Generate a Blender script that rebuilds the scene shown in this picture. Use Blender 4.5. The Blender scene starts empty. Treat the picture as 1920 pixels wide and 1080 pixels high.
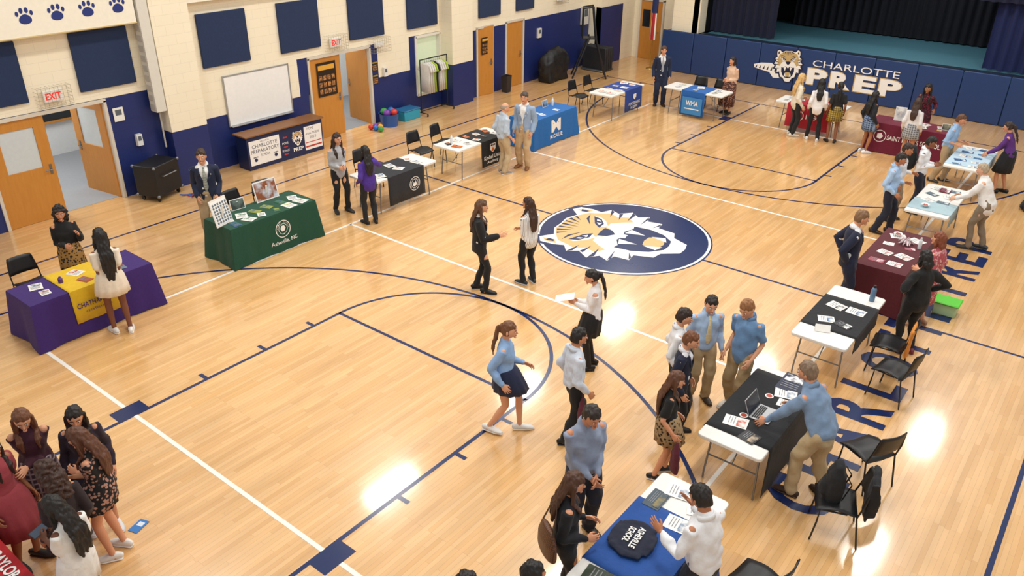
import bpy, bmesh, math, random
from mathutils import Vector, Matrix, noise
V=Vector
random.seed(7)
SC=bpy.context.scene
COL=SC.collection
pi=math.pi
def lin(c):
    if isinstance(c,str):
        c=c.lstrip('#')
        if len(c)==3: c=''.join(a*2 for a in c)
        c=[int(c[i:i+2],16)/255 for i in (0,2,4)]
        c=[x/12.92 if x<=.04045 else ((x+.055)/1.055)**2.4 for x in c]
    return (c[0],c[1],c[2],1)
# ------------------------------------------------------------------ materials
MC={}
def mat(col,rough=.6,metal=0,kind='plain',col2=None,scale=1.0,emit=0,alpha=None):
    key=(col,rough,metal,kind,col2,scale,emit,alpha)
    if key in MC: return MC[key]
    m=bpy.data.materials.new('surface_'+kind); m.use_nodes=True
    nt=m.node_tree; N=nt.nodes; L=nt.links
    b=N['Principled BSDF']; b.inputs['Roughness'].default_value=rough; b.inputs['Metallic'].default_value=metal
    b.inputs['Base Color'].default_value=lin(col)
    if emit: 
        b.inputs['Emission Color'].default_value=lin(col); b.inputs['Emission Strength'].default_value=emit
    m.diffuse_color=lin(col)
    if kind in('plain',):
        tc=N.new('ShaderNodeTexCoord'); nz=N.new('ShaderNodeTexNoise'); nz.inputs['Scale'].default_value=14*scale
        L.new(tc.outputs['Object'],nz.inputs['Vector'])
        mx=N.new('ShaderNodeMixRGB'); mx.blend_type='MULTIPLY'; mx.inputs['Fac'].default_value=.10
        mx.inputs['Color1'].default_value=lin(col); L.new(nz.outputs['Fac'],mx.inputs['Color2']); L.new(mx.outputs[0],b.inputs['Base Color'])
    else:
        tc=N.new('ShaderNodeTexCoord'); mx=N.new('ShaderNodeMixRGB')
        mx.inputs['Color1'].default_value=lin(col); mx.inputs['Color2'].default_value=lin(col2 or col)
        L.new(mx.outputs[0],b.inputs['Base Color'])
        if kind=='fabric':
            nz=N.new('ShaderNodeTexNoise'); nz.inputs['Scale'].default_value=22*scale; nz.inputs['Detail'].default_value=3
            L.new(tc.outputs['Object'],nz.inputs['Vector'])
            mx.blend_type='MULTIPLY'; mx.inputs['Fac'].default_value=.2; L.new(nz.outputs['Fac'],mx.inputs['Color2'])
            bp=N.new('ShaderNodeBump'); bp.inputs['Strength'].default_value=.35; bp.inputs['Distance'].default_value=.012
            L.new(nz.outputs['Fac'],bp.inputs['Height']); L.new(bp.outputs[0],b.inputs['Normal'])
            b.inputs['Sheen Weight'].default_value=.06
        elif kind=='spots':
            vo=N.new('ShaderNodeTexVoronoi'); vo.inputs['Scale'].default_value=26*scale
            L.new(tc.outputs['Object'],vo.inputs['Vector'])
            r=N.new('ShaderNodeValToRGB'); r.color_ramp.elements[0].position=.36; r.color_ramp.elements[0].color=(1,1,1,1)
            r.color_ramp.elements[1].position=.46; r.color_ramp.elements[1].color=(0,0,0,1)
            L.new(vo.outputs['Distance'],r.inputs[0]); L.new(r.outputs[0],mx.inputs['Fac'])
        elif kind in('stripe','vstripe'):
            w=N.new('ShaderNodeTexWave'); w.inputs['Scale'].default_value=14*scale; w.bands_direction='Z' if kind=='stripe' else 'Y'
            L.new(tc.outputs['Object'],w.inputs['Vector'])
            r=N.new('ShaderNodeValToRGB'); r.color_ramp.interpolation='CONSTANT'; r.color_ramp.elements[1].position=.75
            L.new(w.outputs['Fac'],r.inputs[0]); L.new(r.outputs[0],mx.inputs['Fac'])
        elif kind=='plaid':
            a=N.new('ShaderNodeTexWave'); a.inputs['Scale'].default_value=6*scale; a.bands_direction='Z'
            c=N.new('ShaderNodeTexWave'); c.inputs['Scale'].default_value=6*scale; c.bands_direction='Y'
            ad=N.new('ShaderNodeMath'); ad.operation='MAXIMUM'
            pw=N.new('ShaderNodeMath'); pw.operation='POWER'; pw.inputs[1].default_value=5
            L.new(tc.outputs['Object'],a.inputs['Vector']);L.new(tc.outputs['Object'],c.inputs['Vector'])
            L.new(a.outputs['Fac'],ad.inputs[0]);L.new(c.outputs['Fac'],ad.inputs[1]);L.new(ad.outputs[0],pw.inputs[0]);L.new(pw.outputs[0],mx.inputs['Fac'])
        elif kind=='hair':
            mp=N.new('ShaderNodeMapping'); mp.inputs['Scale'].default_value=(60,60,5); nz=N.new('ShaderNodeTexNoise'); nz.inputs['Scale'].default_value=1.5
            L.new(tc.outputs['Object'],mp.inputs[0]);L.new(mp.outputs[0],nz.inputs['Vector'])
            mx.inputs['Color1'].default_value=tuple(x*.6 for x in lin(col)[:3])+(1,)
            mx.inputs['Color2'].default_value=tuple(min(1,x*1.5+.004) for x in lin(col)[:3])+(1,)
            L.new(nz.outputs['Fac'],mx.inputs['Fac'])
            bp=N.new('ShaderNodeBump'); bp.inputs['Strength'].default_value=.5; bp.inputs['Distance'].default_value=.01
            L.new(nz.outputs['Fac'],bp.inputs['Height']); L.new(bp.outputs[0],b.inputs['Normal'])
        elif kind=='skin':
            nz=N.new('ShaderNodeTexNoise'); nz.inputs['Scale'].default_value=9; L.new(tc.outputs['Object'],nz.inputs['Vector'])
            mx.inputs['Color2'].default_value=tuple(x*y for x,y in zip(lin(col)[:3],(1.0,.82,.76)))+(1,)
            L.new(nz.outputs['Fac'],mx.inputs['Fac'])
            b.inputs['Subsurface Weight'].default_value=.08; b.inputs['Subsurface Radius'].default_value=(.02,.008,.004)
        elif kind=='wood':
            mp=N.new('ShaderNodeMapping'); mp.inputs['Scale'].default_value=(9*scale,9*scale,1.2*scale); nz=N.new('ShaderNodeTexNoise'); nz.inputs['Scale'].default_value=3; nz.inputs['Detail'].default_value=5
            L.new(tc.outputs['Object'],mp.inputs[0]);L.new(mp.outputs[0],nz.inputs['Vector']);L.new(nz.outputs['Fac'],mx.inputs['Fac'])
        elif kind=='photo':
            nz=N.new('ShaderNodeTexNoise'); nz.inputs['Scale'].default_value=11*scale; nz.inputs['Detail'].default_value=4
            L.new(tc.outputs['Object'],nz.inputs['Vector'])
            r=N.new('ShaderNodeValToRGB'); r.color_ramp.elements[0].position=.4; r.color_ramp.elements[1].position=.6
            L.new(nz.outputs['Fac'],r.inputs[0]); L.new(r.outputs[0],mx.inputs['Fac'])
        elif kind=='block':
            sp=N.new('ShaderNodeSeparateXYZ'); cb=N.new('ShaderNodeCombineXYZ'); ad=N.new('ShaderNodeMath'); ad.operation='ADD'
            L.new(tc.outputs['Object'],sp.inputs[0]);L.new(sp.outputs[0],ad.inputs[0]);L.new(sp.outputs[1],ad.inputs[1])
            L.new(ad.outputs[0],cb.inputs[0]);L.new(sp.outputs[2],cb.inputs[1])
            br=N.new('ShaderNodeTexBrick'); br.inputs['Scale'].default_value=1; br.inputs['Brick Width'].default_value=.4; br.inputs['Row Height'].default_value=.2
            br.inputs['Mortar Size'].default_value=.005; br.inputs['Mortar Smooth'].default_value=.6
            c=lin(col)
            br.inputs['Color1'].default_value=c; br.inputs['Color2'].default_value=tuple(x*.98 for x in c[:3])+(1,)
            br.inputs['Mortar'].default_value=tuple(x*.86 for x in c[:3])+(1,)
            L.new(cb.outputs[0],br.inputs['Vector']); L.new(br.outputs['Color'],b.inputs['Base Color'])
            bp=N.new('ShaderNodeBump'); bp.inputs['Strength'].default_value=.12; bp.inputs['Distance'].default_value=.004; bp.invert=True
            L.new(br.outputs['Fac'],bp.inputs['Height']); L.new(bp.outputs[0],b.inputs['Normal'])
        elif kind=='floor':
            sp=N.new('ShaderNodeSeparateXYZ'); cb=N.new('ShaderNodeCombineXYZ')
            L.new(tc.outputs['Object'],sp.inputs[0]);L.new(sp.outputs[1],cb.inputs[0]);L.new(sp.outputs[0],cb.inputs[1])
            br=N.new('ShaderNodeTexBrick'); br.inputs['Scale'].default_value=1; br.inputs['Brick Width'].default_value=.9; br.inputs['Row Height'].default_value=.057
            br.offset=.37; br.offset_frequency=3; br.squash=.6; br.squash_frequency=5
            br.inputs['Mortar Size'].default_value=.0009; br.inputs['Bias'].default_value=-.1
            br.inputs['Color1'].default_value=lin(col); br.inputs['Color2'].default_value=lin(col2)
            br.inputs['Mortar'].default_value=lin('#b07f4a')
            L.new(cb.outputs[0],br.inputs['Vector'])
            mp=N.new('ShaderNodeMapping'); mp.inputs['Scale'].default_value=(1.1,.17,1); nz=N.new('ShaderNodeTexNoise'); nz.inputs['Scale'].default_value=5; nz.inputs['Detail'].default_value=6
            L.new(tc.outputs['Object'],mp.inputs[0]);L.new(mp.outputs[0],nz.inputs['Vector'])
            mr=N.new('ShaderNodeMapRange'); mr.inputs[1].default_value=.25; mr.inputs[2].default_value=.75; mr.inputs[3].default_value=.84; mr.inputs[4].default_value=1.08
            L.new(nz.outputs['Fac'],mr.inputs[0])
            m2=N.new('ShaderNodeMixRGB'); m2.blend_type='MULTIPLY'; m2.inputs['Fac'].default_value=1
            L.new(br.outputs['Color'],m2.inputs['Color1']);L.new(mr.outputs[0],m2.inputs['Color2']);L.new(m2.outputs[0],b.inputs['Base Color'])
            b.inputs['Coat Weight'].default_value=.9; b.inputs['Coat Roughness'].default_value=.10; b.inputs['Coat IOR'].default_value=1.58
    MC[key]=m
    return m
def fab(c,**k): return mat(c,.85,0,'fabric',**k)
# ------------------------------------------------------------------ mesh builder
class MB:
    def __init__(s): s.v=[];s.f=[];s.m=[]
    def add(s,vs,fs,mi=0,M=None):
        o=len(s.v)
        s.v+=[(M@V(x)) if M else V(x) for x in vs]
        s.f+=[[i+o for i in f] for f in fs]; s.m+=[mi]*len(fs)
    def box(s,c,d,mi=0,M=None):
        c=V(c);x,y,z=d[0]/2,d[1]/2,d[2]/2
        vs=[c+V(p) for p in((-x,-y,-z),(x,-y,-z),(x,y,-z),(-x,y,-z),(-x,-y,z),(x,-y,z),(x,y,z),(-x,y,z))]
        s.add(vs,[(0,3,2,1),(4,5,6,7),(0,1,5,4),(1,2,6,5),(2,3,7,6),(3,0,4,7)],mi,M)
    def rings(s,R,mi=0,cap=(True,True),closed=True,M=None):
        n=len(R[0]);vs=[p for r in R for p in r];fs=[]
        for i in range(len(R)-1):
            for j in range(n if closed else n-1):
                a=i*n+j;b=i*n+(j+1)%n
                fs.append((a,b,b+n,a+n))
        if cap[0]: fs.append(tuple(range(n-1,-1,-1)))
        if cap[1]: fs.append(tuple((len(R)-1)*n+j for j in range(n)))
        s.add(vs,fs,mi,M)
    def tube(s,pts,rad,n=10,ref=(0,1,0),mi=0,round_=True,cap=(True,True),M=None):
        pts=[V(p) for p in pts]; k=len(pts)
        if not isinstance(rad,(list,)): rad=[rad]*k
        rad=[(r,r) if not isinstance(r,tuple) else r for r in rad]
        T=[]
        for i in range(k):
            a=pts[max(0,i-1)];b=pts[min(k-1,i+1)]
            t=(b-a); T.append(t.normalized() if t.length>1e-9 else V((0,0,1)))
        P=list(pts);RR=list(rad);TT=list(T)
        if round_:
            def ends(p,t,r,sg):
                m=min(r)
                return [(p+t*sg*m*q,tuple(x*c for x in r)) for q,c in((.95,.3),(.7,.71),(.38,.92))]
            e0=ends(pts[0],T[0],rad[0],-1); e1=ends(pts[-1],T[-1],rad[-1],1)[::-1]
            P=[e[0] for e in e0]+P+[e[0] for e in e1]; RR=[e[1] for e in e0]+RR+[e[1] for e in e1]; TT=[T[0]]*3+TT+[T[-1]]*3
        R=[];prev=None
        for p,r,t in zip(P,RR,TT):
            rf=V(ref) if prev is None else prev
            sd=rf-t*rf.dot(t)
            if sd.length<1e-3: sd=V((1,0,0))-t*t.x
            if sd.length<1e-3: sd=V((0,1,0))-t*t.y
            sd.normalize(); nr=t.cross(sd); prev=sd
            R.append([p+sd*r[0]*math.cos(2*pi*j/n)+nr*r[1]*math.sin(2*pi*j/n) for j in range(n)])
        s.rings(R,mi,cap,True,M)
    def ell(s,c,r,mi=0,M=None,nu=14,nv=9,fn=None):
        c=V(c);R=[]
        for i in range(1,nv):
            th=pi*i/nv
            ring=[]
            for j in range(nu):
                ph=2*pi*j/nu
                d=V((math.sin(th)*math.cos(ph),math.sin(th)*math.sin(ph),math.cos(th)))
                k=fn(d) if fn else 1
                ring.append(c+V((d.x*r[0],d.y*r[1],d.z*r[2]))*k)
            R.append(ring)
        vs=[p for q in R for p in q]; n=nu;fs=[]
        for i in range(len(R)-1):
            for j in range(n):
                a=i*n+j;b=i*n+(j+1)%n; fs.append((a,a+n,b+n,b))
        t=len(vs);k=fn(V((0,0,1))) if fn else 1;k2=fn(V((0,0,-1))) if fn else 1
        vs+= [c+V((0,0,r[2]*k)),c-V((0,0,r[2]*k2))]
        for j in range(n):
            fs.append((t,j,(j+1)%n)); o=(len(R)-1)*n; fs.append((t+1,o+(j+1)%n,o+j))
        s.add(vs,fs,mi,M)
    def lathe(s,prof,c=(0,0,0),n=20,mi=0,M=None):
        c=V(c);R=[[c+V((r*math.cos(2*pi*j/n),r*math.sin(2*pi*j/n),z)) for j in range(n)] for r,z in prof]
        s.rings(R,mi,(True,True),True,M)
    def poly(s,pts,mi=0,M=None):
        s.add([V((p[0],p[1],p[2] if len(p)>2 else 0)) for p in pts],[tuple(range(len(pts)))],mi,M)
    def mesh(s,name='m'):
        me=bpy.data.meshes.new(name); me.from_pydata([tuple(v) for v in s.v],[],s.f)
        me.polygons.foreach_set('material_index',s.m); me.update(); return me
def mk(name,mb,mats,parent=None,loc=(0,0,0),rz=0,label=None,cat=None,smooth=True,ang=40,bevel=0,kind=None,group=None,solid=0):
    me=mb.mesh(name) if isinstance(mb,MB) else mb
    if isinstance(mb,MB):
        for m in (mats if isinstance(mats,(list,tuple)) else [mats]): me.materials.append(m)
        if smooth:
            me.polygons.foreach_set('use_smooth',[True]*len(me.polygons))
            if ang<179: me.set_sharp_from_angle(angle=math.radians(ang))
    o=bpy.data.objects.new(name,me); COL.objects.link(o)
    o.location=loc; o.rotation_euler=(0,0,rz)
    if parent: o.parent=parent
    if label: o['label']=label
    if cat: o['category']=cat
    if kind: o['kind']=kind
    if group: o['group']=group
    if bevel:
        b=o.modifiers.new('b','BEVEL'); b.width=bevel; b.segments=2; b.limit_method='ANGLE'
    if solid:
        b=o.modifiers.new('s','SOLIDIFY'); b.thickness=solid; b.offset=0
    return o
def empty(name,loc,rz,label,cat,group=None):
    o=bpy.data.objects.new(name,None); COL.objects.link(o); o.location=loc;o.rotation_euler=(0,0,rz);o.empty_display_size=.1
    o['label']=label;o['category']=cat
    if group:o['group']=group
    return o
def clone(o,loc,rz,label=None,group=None):
    c=o.copy(); COL.objects.link(c); c.location=loc; c.rotation_euler=(0,0,rz)
    if label:c['label']=label
    if group:c['group']=group; o['group']=group
    def rec(src,dst):
        for ch in list(src.children):
            k=ch.copy(); COL.objects.link(k); k.parent=dst; rec(ch,k)
    rec(o,c); return c
def remesh(mb,vox,sm=4,disp=0,freq=12,fz=1):
    me=mb.mesh('t'); o=bpy.data.objects.new('t',me); COL.objects.link(o)
    m=o.modifiers.new('r','REMESH'); m.mode='VOXEL'; m.voxel_size=vox; m.use_smooth_shade=True
    if sm:
        m=o.modifiers.new('s','SMOOTH'); m.iterations=sm; m.factor=.5
    dg=bpy.context.evaluated_depsgraph_get()
    ev=o.evaluated_get(dg); r=bpy.data.meshes.new_from_object(ev,depsgraph=dg)
    bpy.data.objects.remove(o); bpy.data.meshes.remove(me)
    out=MB(); no=[v.normal.copy() for v in r.vertices]
    for v,n in zip(r.vertices,no):
        p=v.co.copy()
        if disp: p=p+n*disp*noise.noise(V((p.x*freq,p.y*freq,p.z*freq*fz)))
        out.v.append(p)
    out.f=[list(p.vertices) for p in r.polygons]; out.m=[0]*len(out.f)
    bpy.data.meshes.remove(r)
    return out
TC={}
def text_geo(txt,bold=0):
    k=(txt,bold)
    if k in TC: return TC[k]
    c=bpy.data.curves.new('t','FONT'); c.body=txt;c.size=1;c.align_x='LEFT'; c.offset=bold; c.resolution_u=3
    o=bpy.data.objects.new('t',c); COL.objects.link(o)
    dg=bpy.context.evaluated_depsgraph_get(); r=bpy.data.meshes.new_from_object(o.evaluated_get(dg),depsgraph=dg)
    vs=[v.co.copy() for v in r.vertices]; fs=[list(p.vertices) for p in r.polygons]
    bpy.data.objects.remove(o); bpy.data.curves.remove(c); bpy.data.meshes.remove(r)
    x0=min(v.x for v in vs);x1=max(v.x for v in vs);y0=min(v.y for v in vs);y1=max(v.y for v in vs)
    vs=[V(((v.x-(x0+x1)/2)/(x1-x0),(v.y-(y0+y1)/2)/(y1-y0),0)) for v in vs]
    TC[k]=(vs,fs,(x1-x0)/(y1-y0)); return TC[k]
def frame(o,U,W):
    U=V(U).normalized();W=V(W).normalized();n=U.cross(W)
    return Matrix(((U.x,W.x,n.x,o[0]),(U.y,W.y,n.y,o[1]),(U.z,W.z,n.z,o[2]),(0,0,0,1)))
def txt(mb,t,c,h=None,w=None,mi=0,M=None,bold=0,z=0):
    vs,fs,asp=text_geo(t,bold)
    if w is None: w=h*asp
    if h is None: h=w/asp
    mb.add([V((c[0]+v.x*w,c[1]+v.y*h,z)) for v in vs],fs,mi,M)
def disc(mb,c,r,mi=0,M=None,z=0,n=48,r2=None,a0=0,a1=2*pi):
    if r2 is None:
        mb.poly([(c[0]+r*math.cos(a0+(a1-a0)*j/n),c[1]+r*math.sin(a0+(a1-a0)*j/n),z) for j in range(n+(a1-a0<6.28))],mi,M)
    else:
        vs=[];fs=[]
        full=a1-a0>6.28; k=n if full else n+1
        for j in range(k):
            a=a0+(a1-a0)*j/n
            vs+=[(c[0]+r*math.cos(a),c[1]+r*math.sin(a),z),(c[0]+r2*math.cos(a),c[1]+r2*math.sin(a),z)]
        for j in range(n):
            a=2*j;b=2*((j+1)%k); fs.append((a+1,a,b,b+1))
        mb.add(vs,fs,mi,M)
# roaring tiger-head emblem artwork, unit radius. slots: 0 navy,1 white,2 tan
def tiger(mb,M,s=1,dz=.0006,z0=0,base=0,rot=0,off=(0,0)):
    nv,wh,tn=base,base+1,base+2; cr,sr=math.cos(rot),math.sin(rot)
    def P(pts,mi,l,both=False):
        for sg in((1,-1) if both else (1,)):
            q=[(x*sg,y) for x,y in pts]
            if sg<0:q=q[::-1]
            mb.poly([((x*cr-y*sr)*s+off[0],(x*sr+y*cr)*s+off[1],z0+dz*l) for x,y in q],mi,M)
    def sym(h): return h+[(-x,y) for x,y in h[::-1] if x!=0]
    P(sym([(0,.84),(.20,.86),(.36,.78),(.50,.92),(.68,.84),(.70,.62),(.66,.50),(.84,.40),(.74,.26),(.90,.10),(.76,.0),(.86,-.18),(.68,-.22),(.70,-.44),(.52,-.44),(.46,-.66),(.30,-.70),(.18,-.90),(0,-.92)]),nv,0.5)
    P(sym([(0,.79),(.18,.80),(.36,.72),(.51,.85),(.63,.78),(.64,.60),(.60,.47),(.74,.38),(.66,.25),(.79,.10),(.67,-.02),(.75,-.15),(.60,-.18),(.61,-.37),(.46,-.37),(.40,-.60),(.26,-.64),(.14,-.84),(0,-.86)]),wh,1)
    P(sym([(0,.77),(.17,.78),(.36,.69),(.50,.60),(.56,.44),(.62,.34),(.54,.22),(.60,.08),(.48,-.02),(.40,.10),(.30,.22),(.16,.22),(.12,.10),(0,.06)]),tn,2)
    P([(.52,.80),(.59,.73),(.60,.58),(.50,.64)],tn,2,True)
    P([(.14,.28),(.24,.42),(.42,.50),(.44,.42),(.34,.30),(.20,.22)],wh,2.6,True)
    P(sym([(0,.16),(.12,.15),(.26,.18),(.38,.06),(.38,-.06),(.26,-.10),(.12,-.04),(0,-.08)]),wh,3)
    P(sym([(0,-.06),(.14,-.03),(.28,-.10),(.36,-.08),(.36,-.30),(.28,-.50),(.14,-.64),(0,-.66)]),nv,3.4)
    P(sym([(0,-.34),(.12,-.36),(.17,-.46),(.10,-.57),(0,-.59)]),tn,4)
    P([(.10,-.05),(.24,-.09),(.15,-.30)],wh,4.6,True); P([(.08,-.60),(.20,-.55),(.15,-.38)],wh,4.6,True)
    P(sym([(0,-.06),(.06,-.05),(.05,-.11),(0,-.10)]),wh,4.6)
    P(sym([(0,.24),(.13,.23),(.10,.12),(0,.04)]),nv,4)
    P([(.10,.30),(.20,.40),(.42,.50),(.38,.38),(.24,.29)],nv,4,True)
    P([(.18,.335),(.24,.39),(.35,.43),(.33,.37),(.24,.32)],wh,4.6,True)
    P([(.24,.335),(.245,.40),(.30,.415),(.29,.345)],nv,5.2,True)
    P([(.12,.43),(.30,.56),(.46,.57),(.30,.52)],nv,4,True)
    P([(.50,.72),(.57,.74),(.56,.63),(.51,.65)],nv,4,True)
    P([(-.025,.77),(.025,.77),(0,.54)],nv,4)
    for q in([(.08,.77),(.12,.77),(.07,.56)],[(.18,.76),(.23,.74),(.13,.58)],[(.28,.72),(.32,.70),(.21,.60)],[(.74,.38),(.69,.32),(.50,.31)],[(.66,.24),(.68,.19),(.46,.17)],[(.78,.09),(.71,.03),(.48,.06)],[(.74,-.14),(.67,-.17),(.44,-.13)],[(.60,-.36),(.53,-.37),(.42,-.30)]):
        P(q,nv,4,True)
NAVY='#14245c';CREAM='#f2e7cd';WHITE='#f6f4f0'
mNavy=mat(NAVY,.35);mWhite=mat(WHITE,.4);mTan=mat('#d9b277',.5);mBlack=mat('#141416',.5);mSteel=mat('#8a8c90',.35,.8)
mTabW=mat('#ebe9e4',.45);mOak=mat('#cc8d40',.4,0,'wood',col2='#ba792c');mDark=mat('#0c0d10',.6)
# ------------------------------------------------------------------ room shell
fl=MB(); fl.box((0,2,-.05),(34,36,.1)); FLOOR=mk('floor',fl,[mat('#e8ba80',.3,0,'floor',col2='#daa768')],kind='structure',smooth=False)
ln=MB() # 0 navy,1 white
Z=.0012
def line(x0,y0,x1,y1,w,mi,z=Z):
    a=V((x0,y0,0));b=V((x1,y1,0));d=(b-a).normalized();n=V((-d.y,d.x,0))*w/2
    ln.add([p+V((0,0,z)) for p in(a-n,b-n,b+n,a+n)],[(0,1,2,3)],mi)
CX=-.05
for sx in(-1,1): line(sx*7.4+CX,-11.3,sx*7.4+CX,11.3,.055,0)
line(-7.4,0,-1.7,0,.055,0); line(1.7,0,7.4,0,.055,0)
for sy in(-1,1):
    line(-7.4,sy*11.15,7.4,sy*11.15,.055,0)
    for sx in(-1,1): line(CX+sx*1.87,sy*11.15,CX+sx*1.87,sy*5.5,.055,0)
    line(CX-1.87,sy*5.53,CX+1.87,sy*5.53,.055,0)
    a0,a1=(0,pi) if sy<0 else (pi,2*pi)
    disc(ln,(CX,sy*5.53),1.9,0,None,Z,48,1.845,a0,a1)
    disc(ln,(CX,sy*9.65),6.03,0,None,Z,72,5.975,a0,a1)
    for sx in(-1,1):
        line(CX+sx*6.0,sy*9.65,CX+sx*6.0,sy*11.15,.055,0)
        x=CX+sx*1.87
        ln.box((x+sx*.12,sy*9.0,Z-.001),(.28,.42,.004),0)
        for yy in(7.93,6.95,6.05): line(x,sy*yy,x+sx*.18,sy*yy,.06,0,Z+.0005)
    line(-4.5,sy*9,4.5,sy*9,.055,1,Z+.0006); line(-4.5,sy*3,4.5,sy*3,.055,1,Z+.0006)
for sx in(-1,1): line(sx*4.5,-9,sx*4.5,9,.055,1,Z+.0006)
mLineB=mat('#182a5a',.22);mLineW=mat('#f6f2ea',.22)
mk('court_marking',ln,[mLineB,mLineW],parent=FLOOR,smooth=False)
em=MB(); Mf=frame((0,.0,.0030),(0,1,0),(-1,0,0))
disc(em,(0,0),1.71,0,Mf,0,72); disc(em,(0,0),1.68,1,Mf,.0006,72); disc(em,(0,0),1.63,0,Mf,.0012,72)
tiger(em,Mf,1.56,dz=.0006,z0=.0018,rot=.18,off=(-.05,.08))
mk('floor_emblem',em,[mLineB,mLineW,mat('#dfb87e',.25)],parent=FLOOR,smooth=False)
ft=MB(); Mt=frame((5.40,0,.003),(0,1,0),(-1,0,0))
for i,ch in enumerate('CHARLOTTE'):
    txt(ft,ch,(-5.02+i*.71,0),h=.80,w=.54 if ch!='L' else .42,mi=0,M=Mt,bold=.03)
for i,ch in enumerate('PREP'):
    txt(ft,ch,(1.78+i*.71,0),h=.80,w=.50,mi=0,M=Mt,bold=.03)
mk('floor_lettering',ft,[mLineB],parent=FLOOR,smooth=False)
# walls
mCB=mat(CREAM,.6,0,'block');mNB=mat('#1b2a66',.45,0,'block')
XW=-9.27
wl=MB()
def wseg(y0,y1,z0,z1,mi,x=XW,t=.2): wl.box((x-t/2,(y0+y1)/2,(z0+z1)/2),(t,y1-y0,z1-z0),mi)
TOP=6.0;NT=2.12
wseg(-16,-7.45,0,NT,1);wseg(-5.05,-3.5,0,NT,1);wseg(-16,-3.5,NT,TOP,0)
wseg(-3.5,.0,0,1.22,1);wseg(-3.5,-.25,1.22,NT,0);wseg(-.25,.05,1.22,NT,1)
wseg(-3.5,5,NT,TOP,0)
wseg(2.15,3.75,0,1.22,1);wseg(2.15,2.4,1.22,NT,1);wseg(2.4,3.6,1.22,NT,0);wseg(3.6,3.85,1.22,NT,1)
wseg(3.75,5,0,.45,1);wseg(4.9,5.2,.45,NT,1);wseg(3.75,3.85,.45,1.22,1)
wseg(5,14.6,2.0,TOP,0,-9.0);wseg(5.2,6.15,0,2.0,1,-9.0);wseg(6.95,7.55,0,2.0,1,-9.0);wseg(8.5,14.6,0,2.0,1,-9.0)
wl.box((-8.75,13.45,3.0),(.5,2.3,6),0); wl.box((-8.6,13.0,1.0),(.24,1.4,2.0),1)
mk('wall_left',wl,[mCB,mNB],smooth=False,kind='structure')
pl=MB()
for (y0,y1,x) in((-3.95,-3.1,-8.93),(4.85,5.75,-8.78)):
    pl.box(((x-9.4)/2,(y0+y1)/2,.61),(x+9.4,y1-y0,1.22),1);pl.box(((x-9.4)/2,(y0+y1)/2,3.6),(x+9.4,y1-y0,4.76),0)
mk('wall_pilaster',pl,[mCB,mNB],smooth=False,kind='structure')
bd=MB(); bd.box((-9.1,-7.65,4.0),(.34,6.8,.95),0); bd.box((-8.925,-7.65,3.535),(.02,6.8,.02),1); bd.box((-9.15,.9,4.3),(.24,7.9,1.1),0)
mk('trim_1',bd,[mat('#f4eddb',.6),mat('#d8c08a',.5)],smooth=False,kind='structure')
pw=MB()
for y in(-6.9,-6.29,-5.73,-5.16,-4.57):
    M=frame((-8.925,y,3.88),(0,1,0),(0,0,1))
    pts=[(.11*math.cos(a)*(1-.18*math.sin(a)),-.04+.085*math.sin(a)) for a in [2*pi*j/20 for j in range(20)]]
    pw.poly(pts,0,M)
    for px,pz,r in((-.125,.06,.037),(-.046,.11,.042),(.046,.11,.042),(.125,.06,.037)):
        pw.poly([(px+r*.8*math.cos(a),pz+r*1.2*math.sin(a)) for a in [2*pi*j/12 for j in range(12)]],0,M)
for k in range(4):
    M=frame((-9.02,-2.6+k*.42,3.92),(0,1,0),(0,0,1))
    pw.poly([(-.25,-.12),(.0,-.02),(.25,.16),(.05,.06)],0,M)
mk('trim_2',pw,[mat('#1c2f78',.5)],smooth=False,kind='structure')
# far end wall, stage
fw=MB(); YF=13.39
fw.box((-7.6,14.7,3.0),(2.8,.2,6),0); fw.box((-6.0,13.95,.66),(1.2,1.0,1.3),2)
fw.box((-5.85,13.75,3.8),(1.0,.5,4.9),0); fw.box((0,18.6,3),(17,.2,6),1); fw.box((-5.5,16,3),(.2,5,6),1)
fw.box((10.5,13.9,3),(2.4,.5,6),0)
mk('wall_far',fw,[mCB,mDark,mat('#1b3f80',.45)],smooth=False,kind='structure')
cl=MB(); cl.box((2.0,16.1,6.1),(15.2,5.2,.15)); mk('ceiling',cl,[mDark],smooth=False,kind='structure')  # unseen roof added over the stage to block world light and darken curtains
st=MB(); st.box((1.9,15.9,.66),(14.3,4.8,1.32),0); st.box((1.9,13.6,1.345),(14.3,.25,.05),1)
mk('stage',st,[mat('#4f7f8e',.5,0,'wood',col2='#3f6f80'),mat('#1d2a3a',.4)],label='raised stage platform with blue-grey wooden deck',cat='stage',smooth=False)
pad=MB()
for i in range(14):
    x=-6.6+i*1.2; pad.box((x+.6,YF-.035,.69),(1.185,.07,1.36),0)
PAD=mk('stage_padding',pad,[mat('#1c3a6e',.45)],label='royal navy vinyl wall pads along stage front',cat='wall padding',bevel=.02)
lg=MB(); Mp=frame((0,YF-.082,0),(1,0,0),(0,0,1))
txt(lg,'CHARLOTTE',(0.05,.98),h=.20,w=2.6,mi=1,M=Mp)
for i,ch in enumerate('PREP'):
    cx=-1.05+i*.735
    txt(lg,ch,(cx,.57),h=.54,w=.68,mi=2,M=Mp,bold=.055); txt(lg,ch,(cx,.57),h=.49,w=.62,mi=1,M=Mp,bold=.045,z=.003)
Mg=frame((-2.02,YF-.083,.78),(1,0,0),(0,0,1)); tiger(lg,Mg,.58,dz=.0015,rot=.1,base=0)
Mq=frame((0,YF-.0822,0),(1,0,0),(0,0,1)); Mr=frame((0,YF-.0835,0),(1,0,0),(0,0,1))
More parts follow.
